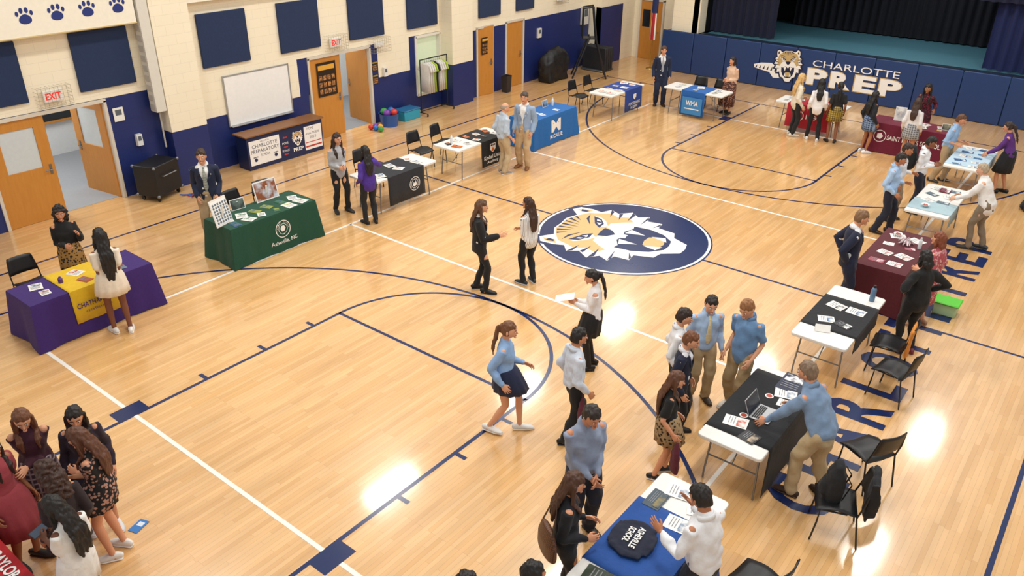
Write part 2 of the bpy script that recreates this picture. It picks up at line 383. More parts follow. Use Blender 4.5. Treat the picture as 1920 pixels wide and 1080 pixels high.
lg.poly([(-3.15,.68),(-2.9,.76),(-2.5,.80),(-2.3,.70),(-2.2,.36),(-2.45,.34),(-2.6,.50),(-2.9,.54),(-3.12,.58)],1,Mq)
for k in range(6): lg.poly([(-3.10+k*.13,.585-.008*k),(-3.04+k*.13,.585-.008*k),(-3.03+k*.13,.69+.004*k)],0,Mr)
mk('school_logo',lg,[mat('#101a40',.5),mWhite,mat('#c7aa72',.5)],parent=PAD,smooth=False)
def curtain(x0,x1,y,z0,z1,col,label):
    mb=MB();n=int(abs(x1-x0)/.05)+2;R=[]
    for z in(z0,z1): R.append([V((x0+(x1-x0)*j/(n-1),y+.07*math.sin(j*1.15)+.03*math.sin(j*.4),z)) for j in range(n)])
    mb.rings(R,0,(False,False),False)
    mk('stage_curtain',mb,[fab(col)],label=label,cat='curtain',ang=180)
curtain(-5.3,-3.0,14.3,1.36,6,'#0c1230','dark navy pleated stage leg curtain')
curtain(-3.6,9,17.6,1.36,6,'#0a0d1c','black pleated backdrop curtain at back of stage')
curtain(3.3,9,14.05,1.36,6,'#101e52','navy pleated front stage curtain drawn open')
curtain(-5.2,9,13.75,3.2,6,'#0c1434','navy pleated valance across top of stage')
# doors
def door_leaf(y0,y1,x,ang,hinge,win,num):
    w=y1-y0; mb=MB()
    d=1 if hinge=='lo' else -1
    if win:
        wz0,wz1=1.05,1.85; c=w/2
        mb.box((0,d*c,wz0/2),(.045,w,wz0),0);mb.box((0,d*c,(wz1+2.05)/2),(.045,w,2.05-wz1),0)
        for e in(.11,w-.11): mb.box((0,d*e,(wz0+wz1)/2),(.045,.22,wz1-wz0),0)
        mb.box((0,d*c,(wz0+wz1)/2),(.01,w-.44,wz1-wz0),1)
    else: mb.box((0,d*w/2,1.025),(.045,w,2.05),0)
    o=mk(num,mb,[mOak,mat('#cfd6d8',.15)],loc=(x,y0 if hinge=='lo' else y1,.005),rz=ang,kind='structure',smooth=False,bevel=.003)
    h=MB(); h.tube([(.02,d*(w-.09),.98),(.07,d*(w-.09),.98),(.07,d*(w-.2),.98)],.011,8); h.tube([(-.02,d*(w-.09),.98),(-.07,d*(w-.09),.98),(-.07,d*(w-.2),.98)],.011,8)
    h.box((.026,d*(w-.09),.98),(.006,.05,.2),0)
    mk('handle',h,[mSteel],parent=o)
    return o
def frame_y(y0,y1,x,h,num):
    mb=MB()
    for y in(y0,y1): mb.box((x-.06,y,h/2),(.18,.06,h),0)
    mb.box((x-.06,(y0+y1)/2,h+.0),(.18,y1-y0+.06,.07),0)
    mk(num,mb,[mat('#d9d0c0',.45)],kind='structure',smooth=False,bevel=.004)
frame_y(-7.42,-5.08,XW,2.08,'trim_3'); frame_y(.08,2.12,XW,2.08,'trim_4'); frame_y(6.18,6.92,-9.0,2.05,'trim_5'); frame_y(7.58,8.47,-9.0,2.05,'trim_6')
wl2=MB(); wl2.box((XW-.1,-6.25,2.115),(.2,2.4,.02),0); mk('trim_7',wl2,[mNB],kind='structure',smooth=False)
door_leaf(-7.38,-6.3,XW-.03,0,'lo',True,'door_1')
door_leaf(-6.2,-5.12,XW-.08,math.radians(-82),'hi',True,'door_2')
door_leaf(.12,1.1,XW-.03,0,'lo',False,'door_3')
door_leaf(1.12,2.08,XW-.08,math.radians(-97),'hi',False,'door_4')
door_leaf(6.22,6.88,-9.03,math.radians(-8),'lo',False,'door_5')
door_leaf(7.62,8.43,-9.03,0,'lo',False,'door_6')
dm=MB(); dm.box((-7.75,14.56,1.03),(.88,.05,2.05),0)
for x in(-8.22,-7.28): dm.box((x,14.56,1.05),(.06,.12,2.1),1)
dm.box((-7.75,14.56,2.1),(1.0,.12,.07),1); dm.box((-7.95,14.53,1.45),(.3,.02,.6),2); dm.tube([(-7.42,14.52,1),(-7.42,14.46,1),(-7.52,14.46,1)],.011,8,mi=3)
mk('door_7',dm,[mOak,mat('#d9d0c0',.45),mat('#20242c',.2),mSteel],kind='structure',smooth=False)
# rooms behind the doors
rm=MB()
rm.box((-12.4,-6.2,-.0),(6.0,6.4,.012),0); mk('floor_annex',rm,[mat('#9a9da1',.95)],kind='structure',smooth=False)
rm=MB(); rm.box((-13.2,-6.0,1.5),(.1,8.0,3),0); rm.box((-11.4,-8.6,1.5),(3.9,.1,3),0); rm.box((-11.4,-3.7,1.5),(3.9,.1,3),0)
mk('wall_annex',rm,[mat('#e6e8e8',.8)],kind='structure',smooth=False)
rm=MB(); rm.box((-12.4,2.0,.0),(6.0,5.5,.012),0); mk('floor_office',rm,[mat('#8a8d91',.95)],kind='structure',smooth=False)
rm=MB(); rm.box((-12.2,1.8,1.5),(.1,6.0,3),0); rm.box((-10.8,-.6,1.5),(2.8,.1,3),0); rm.box((-10.8,4.3,1.5),(2.8,.1,3),0)
mk('wall_office',rm,[mat('#e2e5e6',.8)],kind='structure',smooth=False)
wn=MB(); 
for k in range(22): wn.box((-13.12,-8.2,.9+k*.055),(.02,1.3,.035),0)
wn.box((-13.14,-8.2,1.5),(.01,1.4,1.3),1)
mk('window_1',wn,[mat('#f0f0ec',.5),mat('#dfeaf5',.4,emit=1.2)],kind='structure',smooth=False)
bb=MB(); bb.box((-13.1,-5.2,1.45),(.05,2.2,1.2),0); bb.box((-13.08,-5.2,.83),(.07,2.3,.05),1); mk('blackboard',bb,[mat('#23262a',.5),mOak],label='dark blackboard on the wall beyond the doorway',cat='blackboard',smooth=False)
# window in left wall
wn=MB(); y0,y1,z0,z1=3.85,4.85,.45,2.08
for y in(y0,y1): wn.box((XW-.05,y,(z0+z1)/2),(.16,.06,z1-z0),0)
for z in(z0,z1): wn.box((XW-.05,(y0+y1)/2,z),(.16,y1-y0,.06),0)
wn.box((XW-.12,(y0+y1)/2,(z0+z1)/2),(.01,y1-y0,z1-z0),1)
mk('window_2',wn,[mat('#ebe6da',.4),mat('#c9d3b4',.2,emit=.35)],kind='structure',smooth=False)
# acoustic panels
for (y0,y1,z1) in((-7.95,-6.48,3.45),(-5.5,-4.35,3.45),(-2.78,-1.56,3.47),(-.69,.5,3.47),(1.46,2.65,3.47),(3.54,4.72,3.47)):
    mb=MB(); mb.box((XW+.035,(y0+y1)/2,(2.33+z1)/2),(.06,y1-y0,z1-2.33),0)
    mk('acoustic_panel',mb,[fab('#1b2f55')],label='dark blue fabric acoustic panel on cream block wall',cat='acoustic panel',group='wall acoustic panels',bevel=.008)
for y,w in((6.75,1.0),(8.5,.9)):
    mb=MB(); mb.box((-8.965,y,2.9),(.06,w,1.15),0); mk('acoustic_panel',mb,[fab('#1b2f55')],label='dark blue fabric acoustic panel on cream block wall',cat='acoustic panel',group='wall acoustic panels',bevel=.008)
# exit signs with cage
def exit_sign(y,z,x,sign=True):
    e=empty('exit_sign' if sign else 'emergency_light',(x,y,z),0,'white exit sign with red letters in wire cage' if sign else 'white emergency light inside wire guard cage','exit sign' if sign else 'emergency light')
    b=MB(); b.box((.07,0,0),(.07,.36 if sign else .3,.22 if sign else .12),0)
    if not sign:
        for s in(-.08,.08): b.ell((.11,s,-.01),(.03,.045,.045),0)
    mk('sign_body' if sign else 'lamp_body',b,[mat('#f2efe8',.4)],parent=e,bevel=.008)
    if sign:
        t=MB(); txt(t,'EXIT',(0,0),h=.13,w=.29,mi=0,M=frame((.108,0,0),(0,1,0),(0,0,1)),bold=.03); mk('exit_lettering',t,[mat('#d3201c',.4,emit=.7)],parent=e,smooth=False)
    c=MB(); w,h,d=.62,.36,.2
    for k in range(9):
        yy=-w/2+w*k/8; c.tube([(.004,yy,-h/2),(d,yy,-h/2),(d,yy,h/2),(.004,yy,h/2)],.003,5)
    for k in range(6):
        zz=-h/2+h*k/5; c.tube([(.004,-w/2,zz),(d,-w/2,zz),(d,w/2,zz),(.004,w/2,zz)],.003,5)
    mk('wire_cage',c,[mat('#a39c8c',.5)],parent=e)
exit_sign(-6.05,2.38,XW);exit_sign(.95,2.37,XW);exit_sign(2.42,2.1,XW,False);exit_sign(10.4,2.5,-9.0)
# whiteboard
e=empty('whiteboard',(XW,-1.45,1.5),0,'large white dry-erase board with aluminium frame','whiteboard')
b=MB(); b.box((.02,0,0),(.02,1.78,1.12),0); mk('board',b,[mat('#f4f3f0',.25)],parent=e,smooth=False)
b=MB()
for s in(-1,1): b.box((.025,s*.9,0),(.035,.03,1.17),0);b.box((.025,0,s*.57),(.035,1.8,.03),0)
b.box((.06,0,-.58),(.09,1.75,.02),0); mk('board_frame',b,[mat('#b9bbbd',.3,.7)],parent=e,bevel=.003)
# duct on pilaster
b=MB(); b.box((-9.05,-4.08,3.2),(.24,.22,3.0),0)
for k in range(14): b.box((-9.05,-4.196,1.8+k*.2),(.18,.012,.12),1)
b.tube([(-9.1,-4.05,1.7),(-9.1,-4.05,.9)],.02,8,mi=1)
mk('louvred_duct',b,[mat('#ddd8cc',.5),mat('#bfbab0',.5)],label='tall off-white louvred duct mounted on wall pilaster',cat='duct',smooth=False,bevel=.006)
# posters, small wall items
def poster(M,w,h,lab,c1='#2a1c10',c2='#e3a83c',name='poster'):
    b=MB(); b.add([(-w/2,-h/2,0),(w/2,-h/2,0),(w/2,h/2,0),(-w/2,h/2,0)],[(0,1,2,3)],0,M)
    b.add([(-w*.42,h*.28,.002),(w*.42,h*.28,.002),(w*.42,h*.42,.002),(-w*.42,h*.42,.002)],[(0,1,2,3)],1,M)
    for i in range(4):
        for j in range(3):
            cx=-w*.33+i*w*.22;cy=-h*.35+j*h*.2
            b.add([(cx-w*.08,cy-h*.07,.002),(cx+w*.08,cy-h*.07,.002),(cx+w*.08,cy+h*.07,.002),(cx-w*.08,cy+h*.07,.002)],[(0,1,2,3)],2,M)
    mk(name,b,[mat(c1,.4),mat(c2,.4),mat('#c98d52',.4,0,'photo',col2='#5a3a24',scale=3)],label=lab,cat='poster',smooth=False,solid=.002)
poster(frame((XW+.01,.62,1.5),(0,1,0),(0,0,1)),.62,.85,'team photo poster with gold heading on wooden door')
poster(frame((-8.95,6.55,1.5),(0,1,0),(0,0,1)),.4,.5,'small dark team poster on wooden door')
poster(frame((-12.1,2.2,1.7),(0,1,0),(0,0,1)),1.2,.8,'dark mural poster on the wall beyond the doorway')
for k in range(2): poster(frame((XW+.012,2.27,1.55-k*.35),(0,1,0),(0,0,1)),.2,.26,'small framed notice beside door on navy wall','#2b2b2b','#a98d4c','framed_notice')
def bx(name,c,d,col,lab,cat,rough=.5,bev=.01):
    b=MB();b.box(c,d,0);b.box((c[0]+d[0]/2+.002,c[1],c[2]+d[2]*.15),(.004,d[1]*.6,d[2]*.4),1)
    return mk(name,b,[mat(col,rough),mat('#5f666d',.4)],label=lab,cat=cat,bevel=bev)
bx('wall_phone',(XW+.05,2.6,1.35),(.08,.13,.24),'#e8e6e0','white wall phone mounted on block wall','phone')
bx('sanitizer_dispenser',(XW+.05,-4.55,1.15),(.09,.12,.24),'#e6e6e4','white sanitizer dispenser on navy wall','dispenser')
bx('wall_notice',(XW+.02,-4.85,1.75),(.012,.22,.28),'#f0eee6','white restroom notice beside doorway','sign')
bx('thermostat_panel',(-8.97,9.3,1.5),(.06,.2,.3),'#e6e2d8','white thermostat box on wall','thermostat')
bx('fire_extinguisher_cabinet',(-8.93,11.9,1.75),(.12,.35,.6),'#d8d4ca','white fire extinguisher cabinet on wall','cabinet')
# ------------------------------------------------------------------ furniture templates
def folding_table(x,y,rot,L=1.83,W=.76,label='white plastic folding table with grey metal legs'):
    e=empty('folding_table',(x,y,0),rot,label,'table')
    b=MB();r=.05;pts=[]
    for cx,cy,a in((L/2-r,W/2-r,0),(-L/2+r,W/2-r,pi/2),(-L/2+r,-W/2+r,pi),(L/2-r,-W/2+r,1.5*pi)):
        for k in range(5): pts.append((cx+r*math.cos(a+k*pi/8),cy+r*math.sin(a+k*pi/8)))
    b.rings([[V((p[0],p[1],z)) for p in pts] for z in(.695,.74)],0)
    mk('table_top',b,[mTabW],parent=e,bevel=.008)
    for sx in(-1,1):
        for sy in(-1,1):
            b=MB(); b.tube([(sx*(L/2-.25),sy*(W/2-.10),.69),(sx*(L/2-.2),sy*(W/2-.07),.1),(sx*(L/2-.2),sy*(W/2-.07),.012)],.0125,8); mk('leg',b,[mSteel],parent=e)
        b=MB(); b.tube([(sx*(L/2-.22),-W/2+.08,.35),(sx*(L/2-.22),W/2-.08,.35)],.01,8); b.tube([(sx*(L/2-.22),0,.35),(sx*.25,0,.68)],.008,8); mk('leg_brace',b,[mSteel],parent=e)
    return e
def fullcloth(x,y,rot,col,label,L=1.85,W=.78,art=None,mats=None,h=.746):
    ph=random.random()*6
    def off(s,q,corner): return q*(.035+.012*math.sin(8*s+ph)+.008*math.sin(19*s+2*ph))+.075*corner*q
    per=[]
    def side(ax,ay,bx_,by,nx,ny,n):
        d=math.hypot(bx_-ax,by-ay)
        for k in range(n):
            t=k/n; px=ax+(bx_-ax)*t;py=ay+(by-ay)*t; ds=min(t*d,(1-t)*d)
            per.append((px,py,nx,ny,(px if abs(ny)>.5 else py+5),math.exp(-(ds/.13)**2)))
    a,b_=L/2,W/2
    side(-a,-b_,a,-b_,0,-1,60);side(a,-b_,a,b_,1,0,26);side(a,b_,-a,b_,0,1,60);side(-a,b_,-a,-b_,-1,0,26)
    n=len(per);R=[]
    for q in(0,.04,.2,.45,.72,1):
        z=h-q*(h-.012);ring=[]
        for i,(px,py,nx,ny,s,c) in enumerate(per):
            p=per[i-1];nn=V((nx+(p[2] if c>.9 else 0),ny+(p[3] if c>.9 else 0),0)).normalized()
            cx=V((math.copysign(1,px),math.copysign(1,py),0))*.7
            dirv=(nn*(1-c)+cx*c)
            o=off(s,q,c)+ (.004 if q>0 else 0)
            ring.append(V((px,py,z))+dirv*o)
        R.append(ring)
    mb=MB();mb.rings(R,0,(False,False)); mb.add([p.copy() for p in R[0]],[tuple(range(n))],0)
    o=mk('tablecloth',mb,[fab(col)],loc=(x,y,0),rz=rot,label=label,cat='tablecloth',ang=60)
    if art:
        t=MB(); art(t)
        for v in t.v:
            lx,lz,l=v.x,v.y,v.z
            q=(h-lz)/(h-.012); ds=min(lx+a,a-lx)
            v.x,v.y,v.z=lx,-b_-off(lx,q,math.exp(-(ds/.13)**2))-.009-l,lz
        mk('printed_lettering',t,mats,parent=o,smooth=False)
    return o
def runner(x,y,rot,x0,x1,drop,col,label,art=None,mats=None,W=.76,back=.25,top=.7405):
    mb=MB();n=14;R=[]
    prof=[(-W/2-.02-.01,top-drop),(-W/2-.018,top-drop*.5),(-W/2-.008,top-.03),(-W/2-.004,top+.004),(0,top+.005),(W/2+.004,top+.004),(W/2+.01,top-.03),(W/2+.012,top-back)]
    for py,pz in prof:
        R.append([V((x0+(x1-x0)*k/n,py-(.006*math.sin(k*1.3) if pz<top-.1 else 0)*(1 if py<0 else -1),pz)) for k in range(n+1)])
    mb.rings(R,0,(False,False),False)
    o=mk('table_runner',mb,[fab(col)],loc=(x,y,0),rz=rot,label=label,cat='tablecloth',ang=60,solid=.003)
    if art:
        t=MB();art(t)
        for v in t.v: v.x,v.y,v.z=v.x,-W/2-.042-v.z,v.y
        mk('printed_lettering',t,mats,parent=o,smooth=False)
    return o
# stacking chair
def chair_template():
    e=empty('stacking_chair',(0,0,-50),0,'black plastic stacking chair with thin metal legs','chair')
    mS=mat('#17171a',.45)
    b=MB();R=[]
    for i in range(7):
        t=i/6; xx=-.21+.42*t; z=.45+.018*math.cos(pi*(t*2-1))-.03*max(0,t-.8)*5*.5
        R.append([V((xx,yy*(1-.06*abs(t-.5)),z-.018*(1-abs(yy)/.22))) for yy in(-.22,-.15,-.07,0,.07,.15,.22)])
    b.rings(R,0,(False,False),False); mk('seat',b,[mS],parent=e,solid=.014,ang=180)
    b=MB();R=[]
    for i in range(6):
        t=i/5; z=.56+.27*t
        R.append([V((-.235-.06*t-.03*(1-(yy/.2)**2),yy*(1-.12*t*t),z)) for yy in(-.2,-.13,-.06,0,.06,.13,.2)])
    b.rings(R,0,(False,False),False); mk('backrest',b,[mS],parent=e,solid=.014,ang=180)
    for s in(-1,1):
        b=MB(); b.tube([(.2,s*.22,.012),(.17,s*.215,.25),(.16,s*.21,.435),(-.1,s*.21,.435)],.0105,8); mk('leg',b,[mS],parent=e)
        b=MB(); b.tube([(-.27,s*.22,.012),(-.2,s*.215,.42),(-.25,s*.21,.6),(-.285,s*.18,.8)],.0105,8); mk('leg',b,[mS],parent=e)
    return e
CH=chair_template()
chairs=[(5.62,-6.95,170,'black plastic stacking chair with thin metal legs'),(5.85,-4.25,150,'black stacking chair angled behind folding table'),(5.85,-5.35,200,'black stacking chair holding a backpack and jacket'),(5.6,-2.30,170,'black stacking chair pushed behind folding table'),(5.35,-1.65,185,'black stacking chair draped with orange cloth'),
(-5.75,.35,0,None),(-5.75,1.15,10,None),(-5.7,-1.35,0,None),(-5.72,-3.95,-5,None),(-5.72,-4.6,5,None),(-5.75,-8.45,0,None),(-5.75,6.95,0,None),(-5.75,7.75,0,None),(-3.35,9.65,-90,None),(-2.75,9.7,-95,None)]
for i,(x,y,a,l) in enumerate(chairs):
    if i==0: CH.location=(x,y,0);CH.rotation_euler=(0,0,math.radians(a))
    else: clone(CH,(x,y,0),math.radians(a),l or 'black plastic stacking chair with thin metal legs','black chairs behind the display tables')
# ------------------------------------------------------------------ tables
HP=pi/2
RL,RR_,RF,RN=HP,-HP,0,pi
T=dict(T1=(-4.78,-8.1,RL),T2=(-4.92,-4.7,RL),T3=(-4.72,-1.53,RL),T4=(-4.78,1.05,RL),T5=(-4.88,4.0,RL),T6=(-4.72,7.35,RL),T7=(-2.9,8.8,RF),T8=(.2,9.45,RF),T9=(2.85,9.05,RF),T10=(4.58,7.15,RR_),T11=(4.64,3.9,RR_),T12=(4.68,.95,RR_),T13=(4.68,-1.87,RR_),T14=(4.70,-4.72,RR_),T15=(4.72,-7.36,RR_),T16=(-.1,-11.62,RN))
for k,(x,y,r) in T.items(): folding_table(x,y,r)
fullcloth(*T['T1'],'#3b1d6e','deep purple floor-length tablecloth on folding table')
def art(t):
    txt(t,'CHATHAM HALL',(-.02,.50),w=.62,h=.085,mi=0,bold=.015);txt(t,'CHATHAM, VA',(-.02,.38),w=.40,h=.045,mi=0)
runner(*T['T1'],-.38,.34,.52,'#e6bd22','bright yellow table runner over purple tablecloth',art,[mat('#3f2170',.6)],W=.80,top=.749)
def art(t):
    disc(t,(.12,.43),.165,0,z=0,r2=.150);disc(t,(.12,.43),.10,0,z=0,r2=.092);disc(t,(.12,.44),.06,0,z=0,n=6)
    for i,ch in enumerate('CHRIST SCHOOL'):
        a=pi*1.0-i*pi/12; M=frame((.12+.125*math.cos(a),.43+.125*math.sin(a),0),(math.sin(a),-math.cos(a),0),(math.cos(a),math.sin(a),0))
        if ch!=' ': txt(t,ch,(0,0),h=.026,w=.018,mi=0,M=M)
    txt(t,'1900',(.12,.33),h=.022,mi=0); txt(t,'Asheville, NC',(.12,.19),w=.58,h=.085,mi=0,bold=.008)
fullcloth(*T['T2'],'#0f4a35','dark green floor-length tablecloth with white school seal',art=art,mats=[mWhite])
def art(t):
    disc(t,(.18,.44),.15,0,r2=.138);disc(t,(.18,.44),.10,0,r2=.09)
    for a in range(12): txt(t,'WESTERNRESRV'[a],(0,0),h=.024,w=.018,mi=0,M=frame((.18+.118*math.cos(HP-a*pi/6),.44+.118*math.sin(HP-a*pi/6),0),(math.sin(HP-a*pi/6),-math.cos(HP-a*pi/6),0),(math.cos(HP-a*pi/6),math.sin(HP-a*pi/6),0)))
    t.poly([(.12,.40),(.15,.48),(.18,.44),(.21,.50),(.24,.41),(.18,.37)],0)
runner(*T['T3'],-.55,.5,.6,'#23262e','charcoal table runner with white round school seal',art,[mWhite])
def art(t):
    t.poly([(-.1+.25,.66),(.1+.25,.66),(.1+.25,.52),(.25,.44),(-.1+.25,.52)],0); t.poly([(.25-.08,.64),(.25+.08,.64),(.25+.08,.60),(.25-.08,.60)],1,frame((0,0,.001),(1,0,0),(0,1,0)))
    t.poly([(.25,.58),(.25+.06,.50),(.25,.46),(.25-.06,.50)],2,frame((0,0,.001),(1,0,0),(0,1,0)))
    txt(t,'1813',(.25,.62),h=.03,mi=0,z=.002)
    txt(t,'Kimball Union',(.25,.35),w=.62,h=.095,mi=0,bold=.015);txt(t,'Academy',(.25,.23),w=.4,h=.09,mi=0,bold=.015)
runner(*T['T4'],-.12,.64,.6,'#141416','black table runner with shield crest and lettering',art,[mWhite,mBlack,mat('#e2711f',.5)])
def art(t):
    txt(t,'M',(.0,.46),w=.42,h=.32,mi=0,bold=.03);txt(t,'McCALLIE',(.0,.20),w=.56,h=.10,mi=0,bold=.015)
fullcloth(*T['T5'],'#1468b4','bright blue fitted tablecloth with white lettering',art=art,mats=[mWhite])
def art(t):
    txt(t,'MERCERSBURG',(.3,.34),w=.62,h=.08,mi=0);txt(t,'ACADEMY',(.3,.23),w=.4,h=.08,mi=0); t.poly([(.22,.60),(.38,.60),(.38,.50),(.30,.43),(.22,.50)],0)
runner(*T['T6'],-.2,.75,.6,'#183f94','royal blue table runner with white shield crest',art,[mWhite])
def art(t):
    t.poly([(-.26,.10),(.36,.10),(.36,.58),(-.26,.58)],1)
    txt(t,'WMA',(.05,.42),w=.38,h=.14,mi=0,bold=.02,z=.002)
    t.poly([(-.18,.27,.002),(.28,.27,.002),(.28,.24,.002),(-.18,.24,.002)],0)
runner(*T['T7'],-.32,.42,.68,'#1f62b0','royal blue table runner with light blue lettered panel',art,[mWhite,mat('#3c86c4',.6)])
def art(t):
    disc(t,(-.2,.45),.14,0,r2=.12);txt(t,'1893',(.2,.45),w=.4,h=.12,mi=0)
runner(*T['T8'],-.55,.65,.62,'#b3152c','crimson red table runner with white emblem',art,[mWhite])
def art(t):
    disc(t,(-.6,.43),.15,0,r2=.135);disc(t,(-.6,.43),.08,0,n=5)
    txt(t,"SAINT MARY'S SCHOOL",(.2,.42),w=1.25,h=.12,mi=0,bold=.015)
fullcloth(*T['T9'],'#6f1431','maroon floor-length tablecloth with white school name',art=art,mats=[mWhite])
runner(*T['T10'],-.7,.75,.15,'#b9d3e4','pale blue table runner on folding table')
runner(*T['T11'],.1,.75,.12,'#a9c3cc','pale teal table runner on folding table')
fullcloth(*T['T12'],'#571420','dark maroon floor-length tablecloth on folding table')
runner(*T['T13'],-.52,.55,.08,'#17181d','black table runner on white folding table')
runner(*T['T14'],-.78,.70,.05,'#15161b','black table runner on white folding table',back=.68)
runner(*T['T15'],-.42,.62,.2,'#1d4f9c','royal blue table runner on white folding table',back=.45)
oc=fullcloth(*T['T16'],'#b5121f','bright red floor-length tablecloth with white lettering')
tb=MB(); txt(tb,'BAYLOR',(0,0),w=.44,h=.11,mi=0,M=frame((-.44,-.28,.753),(-1,0,0),(0,-1,0)),bold=.03)
mk('printed_lettering',tb,[mWhite],parent=oc,smooth=False)
# ------------------------------------------------------------------ table-top items
def tl(k,lx,ly,z=0):
    x,y,r=T[k]; c,s=math.cos(r),math.sin(r); return (x+lx*c-ly*s,y+lx*s+ly*c,z)
def paper(k,lx,ly,w=.216,h=.28,rot=0,c1='#f3f1ec',c2='#7a8ea8',z=None,label='white printed paper sheet lying on table',name='paper_sheet',cat='paper'):
    mb=MB(); n=5;R=[]
    for i in range(n+1):
        t=i/n; R.append([V((-w/2+w*t,-h/2,.001+.003*math.sin(pi*t))),V((-w/2+w*t,h/2,.001+.003*math.sin(pi*t)))])
    mb.rings(R,0,(False,False),False)
    zz=.0062
    mb.add([(-w*.4,h*.05,zz),(w*.4,h*.05,zz),(w*.4,h*.42,zz),(-w*.4,h*.42,zz)],[(0,1,2,3)],1)
    for j in range(3): mb.add([(-w*.38,-h*(.08+.11*j),zz),(w*.3,-h*(.08+.11*j),zz),(w*.3,-h*(.05+.11*j),zz),(-w*.38,-h*(.05+.11*j),zz)],[(0,3,2,1)],2)
    cloth=k in('T1','T2','T5','T9','T12','T16')
    zt=z if z is not None else(.7495 if not cloth else .7485)
    if k=='T1' and -.55<lx<.5: zt=.7575
    mk(name,mb,[mat(c1,.5),mat(c2,.5,0,'photo',col2=c1 if c1!=c2 else '#ffffff',scale=1),mat('#8d8f94',.6)],loc=tl(k,lx,ly,zt),rz=T[k][2]+rot,label=label,cat=cat,solid=.0015,smooth=False)
cols=['#35618f','#8c3b32','#3c6b44','#c39a3d','#6f7f93','#244a7d','#b8572b']
def scatter(k,n,x0,x1,y0,y1,pal=cols,white=.6,seed=1):
    rr=random.Random(seed);nx=max(1,int(math.ceil(n/2)))
    i=0
    for a in range(nx):
        for b in range(2):
            if i>=n: break
            i+=1
            cx=x0+(x1-x0)*(a+.5)/nx+rr.uniform(-.02,.02);cy=y0+(y1-y0)*(b+.5)/2+rr.uniform(-.03,.03)
            w=rr.choice([.14,.18,.2]);
            if rr.random()<white: paper(k,cx,cy,w,w*1.25,rr.uniform(-.5,.5),'#f1efe9',rr.choice(pal))
            else: paper(k,cx,cy,w*.8,w*1.2,rr.uniform(-.5,.5),rr.choice(pal),rr.choice(pal),label='colourful folded brochure lying on table',name='brochure',cat='brochure')
scatter('T1',6,-.9,.85,-.3,.3,seed=2);scatter('T2',12,-.85,.85,-.36,.1,['#2e6b45','#9aa33c','#3a5f80'],seed=3);scatter('T3',6,-.8,.8,-.3,.3,seed=4);scatter('T4',10,-.85,.8,-.3,.3,['#e2711f','#1b1b1b'],seed=5)
scatter('T5',3,-.6,.6,-.3,.2,['#d9e2ee'],seed=6);scatter('T6',8,-.8,.8,-.3,.3,['#c23b2e','#e27a3a','#dfe6f0'],seed=7);scatter('T7',6,-.85,.85,-.3,.3,['#39558a','#ddd5aa'],seed=8)
scatter('T8',9,-.85,.85,-.3,.3,seed=9);scatter('T9',6,-.3,.85,-.3,.3,['#b8860b','#6f1431'],seed=10);scatter('T10',10,-.85,.85,-.3,.3,['#4c7ba8','#2c5a8e'],.5,seed=11);scatter('T11',6,-.85,.3,-.3,.3,['#5d7480','#8b9aa2'],seed=12)
scatter('T12',8,-.8,.8,-.3,.3,['#d8c8cc','#a34b5a'],.85,seed=13);scatter('T13',4,-.45,.5,-.28,.28,['#c39a3d','#35618f','#2c2c30'],seed=14)
paper('T11',-.6,-.0,.26,.2,0,'#7a1f35','#7a1f35',z=.757,label='maroon folder on white folding table',name='folder',cat='folder')
paper('T14',-.72,.1,.30,.42,HP,'#1a2440','#1a2440',z=.7495,label='navy presentation folder on black runner',name='folder',cat='folder')
paper('T14',-.45,.12,.2,.26,.3);paper('T14',.45,-.12,.2,.27,.2,c2='#c2452e');paper('T14',.62,.12,.2,.2,-.2,'#2c2c30','#b7a58c',label='small photo booklet on black runner',name='booklet',cat='booklet');paper('T14',-.25,.2,.16,.2,.1)
for (lx,ly,c) in((-.28,-.02,'#b5452f'),(.28,-.1,'#b5452f')):
    b=MB(); b.lathe([(.05,0),(.05,.004)],n=20); disc(b,(0,0),.035,1,z=.005); mk('sticker_badge',b,[mWhite,mat(c,.5)],loc=tl('T14',lx,ly,.7495),label='round white and orange sticker on black cloth',cat='sticker',smooth=False)
# laptop
L_=tl('T14',.12,.08,.7495); e=empty('laptop',L_,T['T14'][2]+pi,'open silver laptop on black table runner','laptop')
b=MB(); b.box((0,0,.008),(.33,.23,.014),0); mk('laptop_base',b,[mat('#b9bbbe',.3,.6)],parent=e,bevel=.004)
b=MB(); 
for i in range(12):
    for j in range(4): b.box((-.13+i*.0235,.02+j*.022,.0165),(.019,.017,.003),0)
mk('keyboard',b,[mBlack],parent=e,smooth=False)
b=MB(); b.box((0,.0,.1),(.33,.008,.21),0)
s_=mk('laptop_screen',b,[mat('#b9bbbe',.3,.6)],parent=e,bevel=.003); s_.location=(0,.118,.012); s_.rotation_euler=(math.radians(-22),0,0)
b=MB(); b.box((0,-.0045,.1),(.31,.002,.19),0); mk('display',b,[mat('#2d3440',.2)],parent=s_,smooth=False)
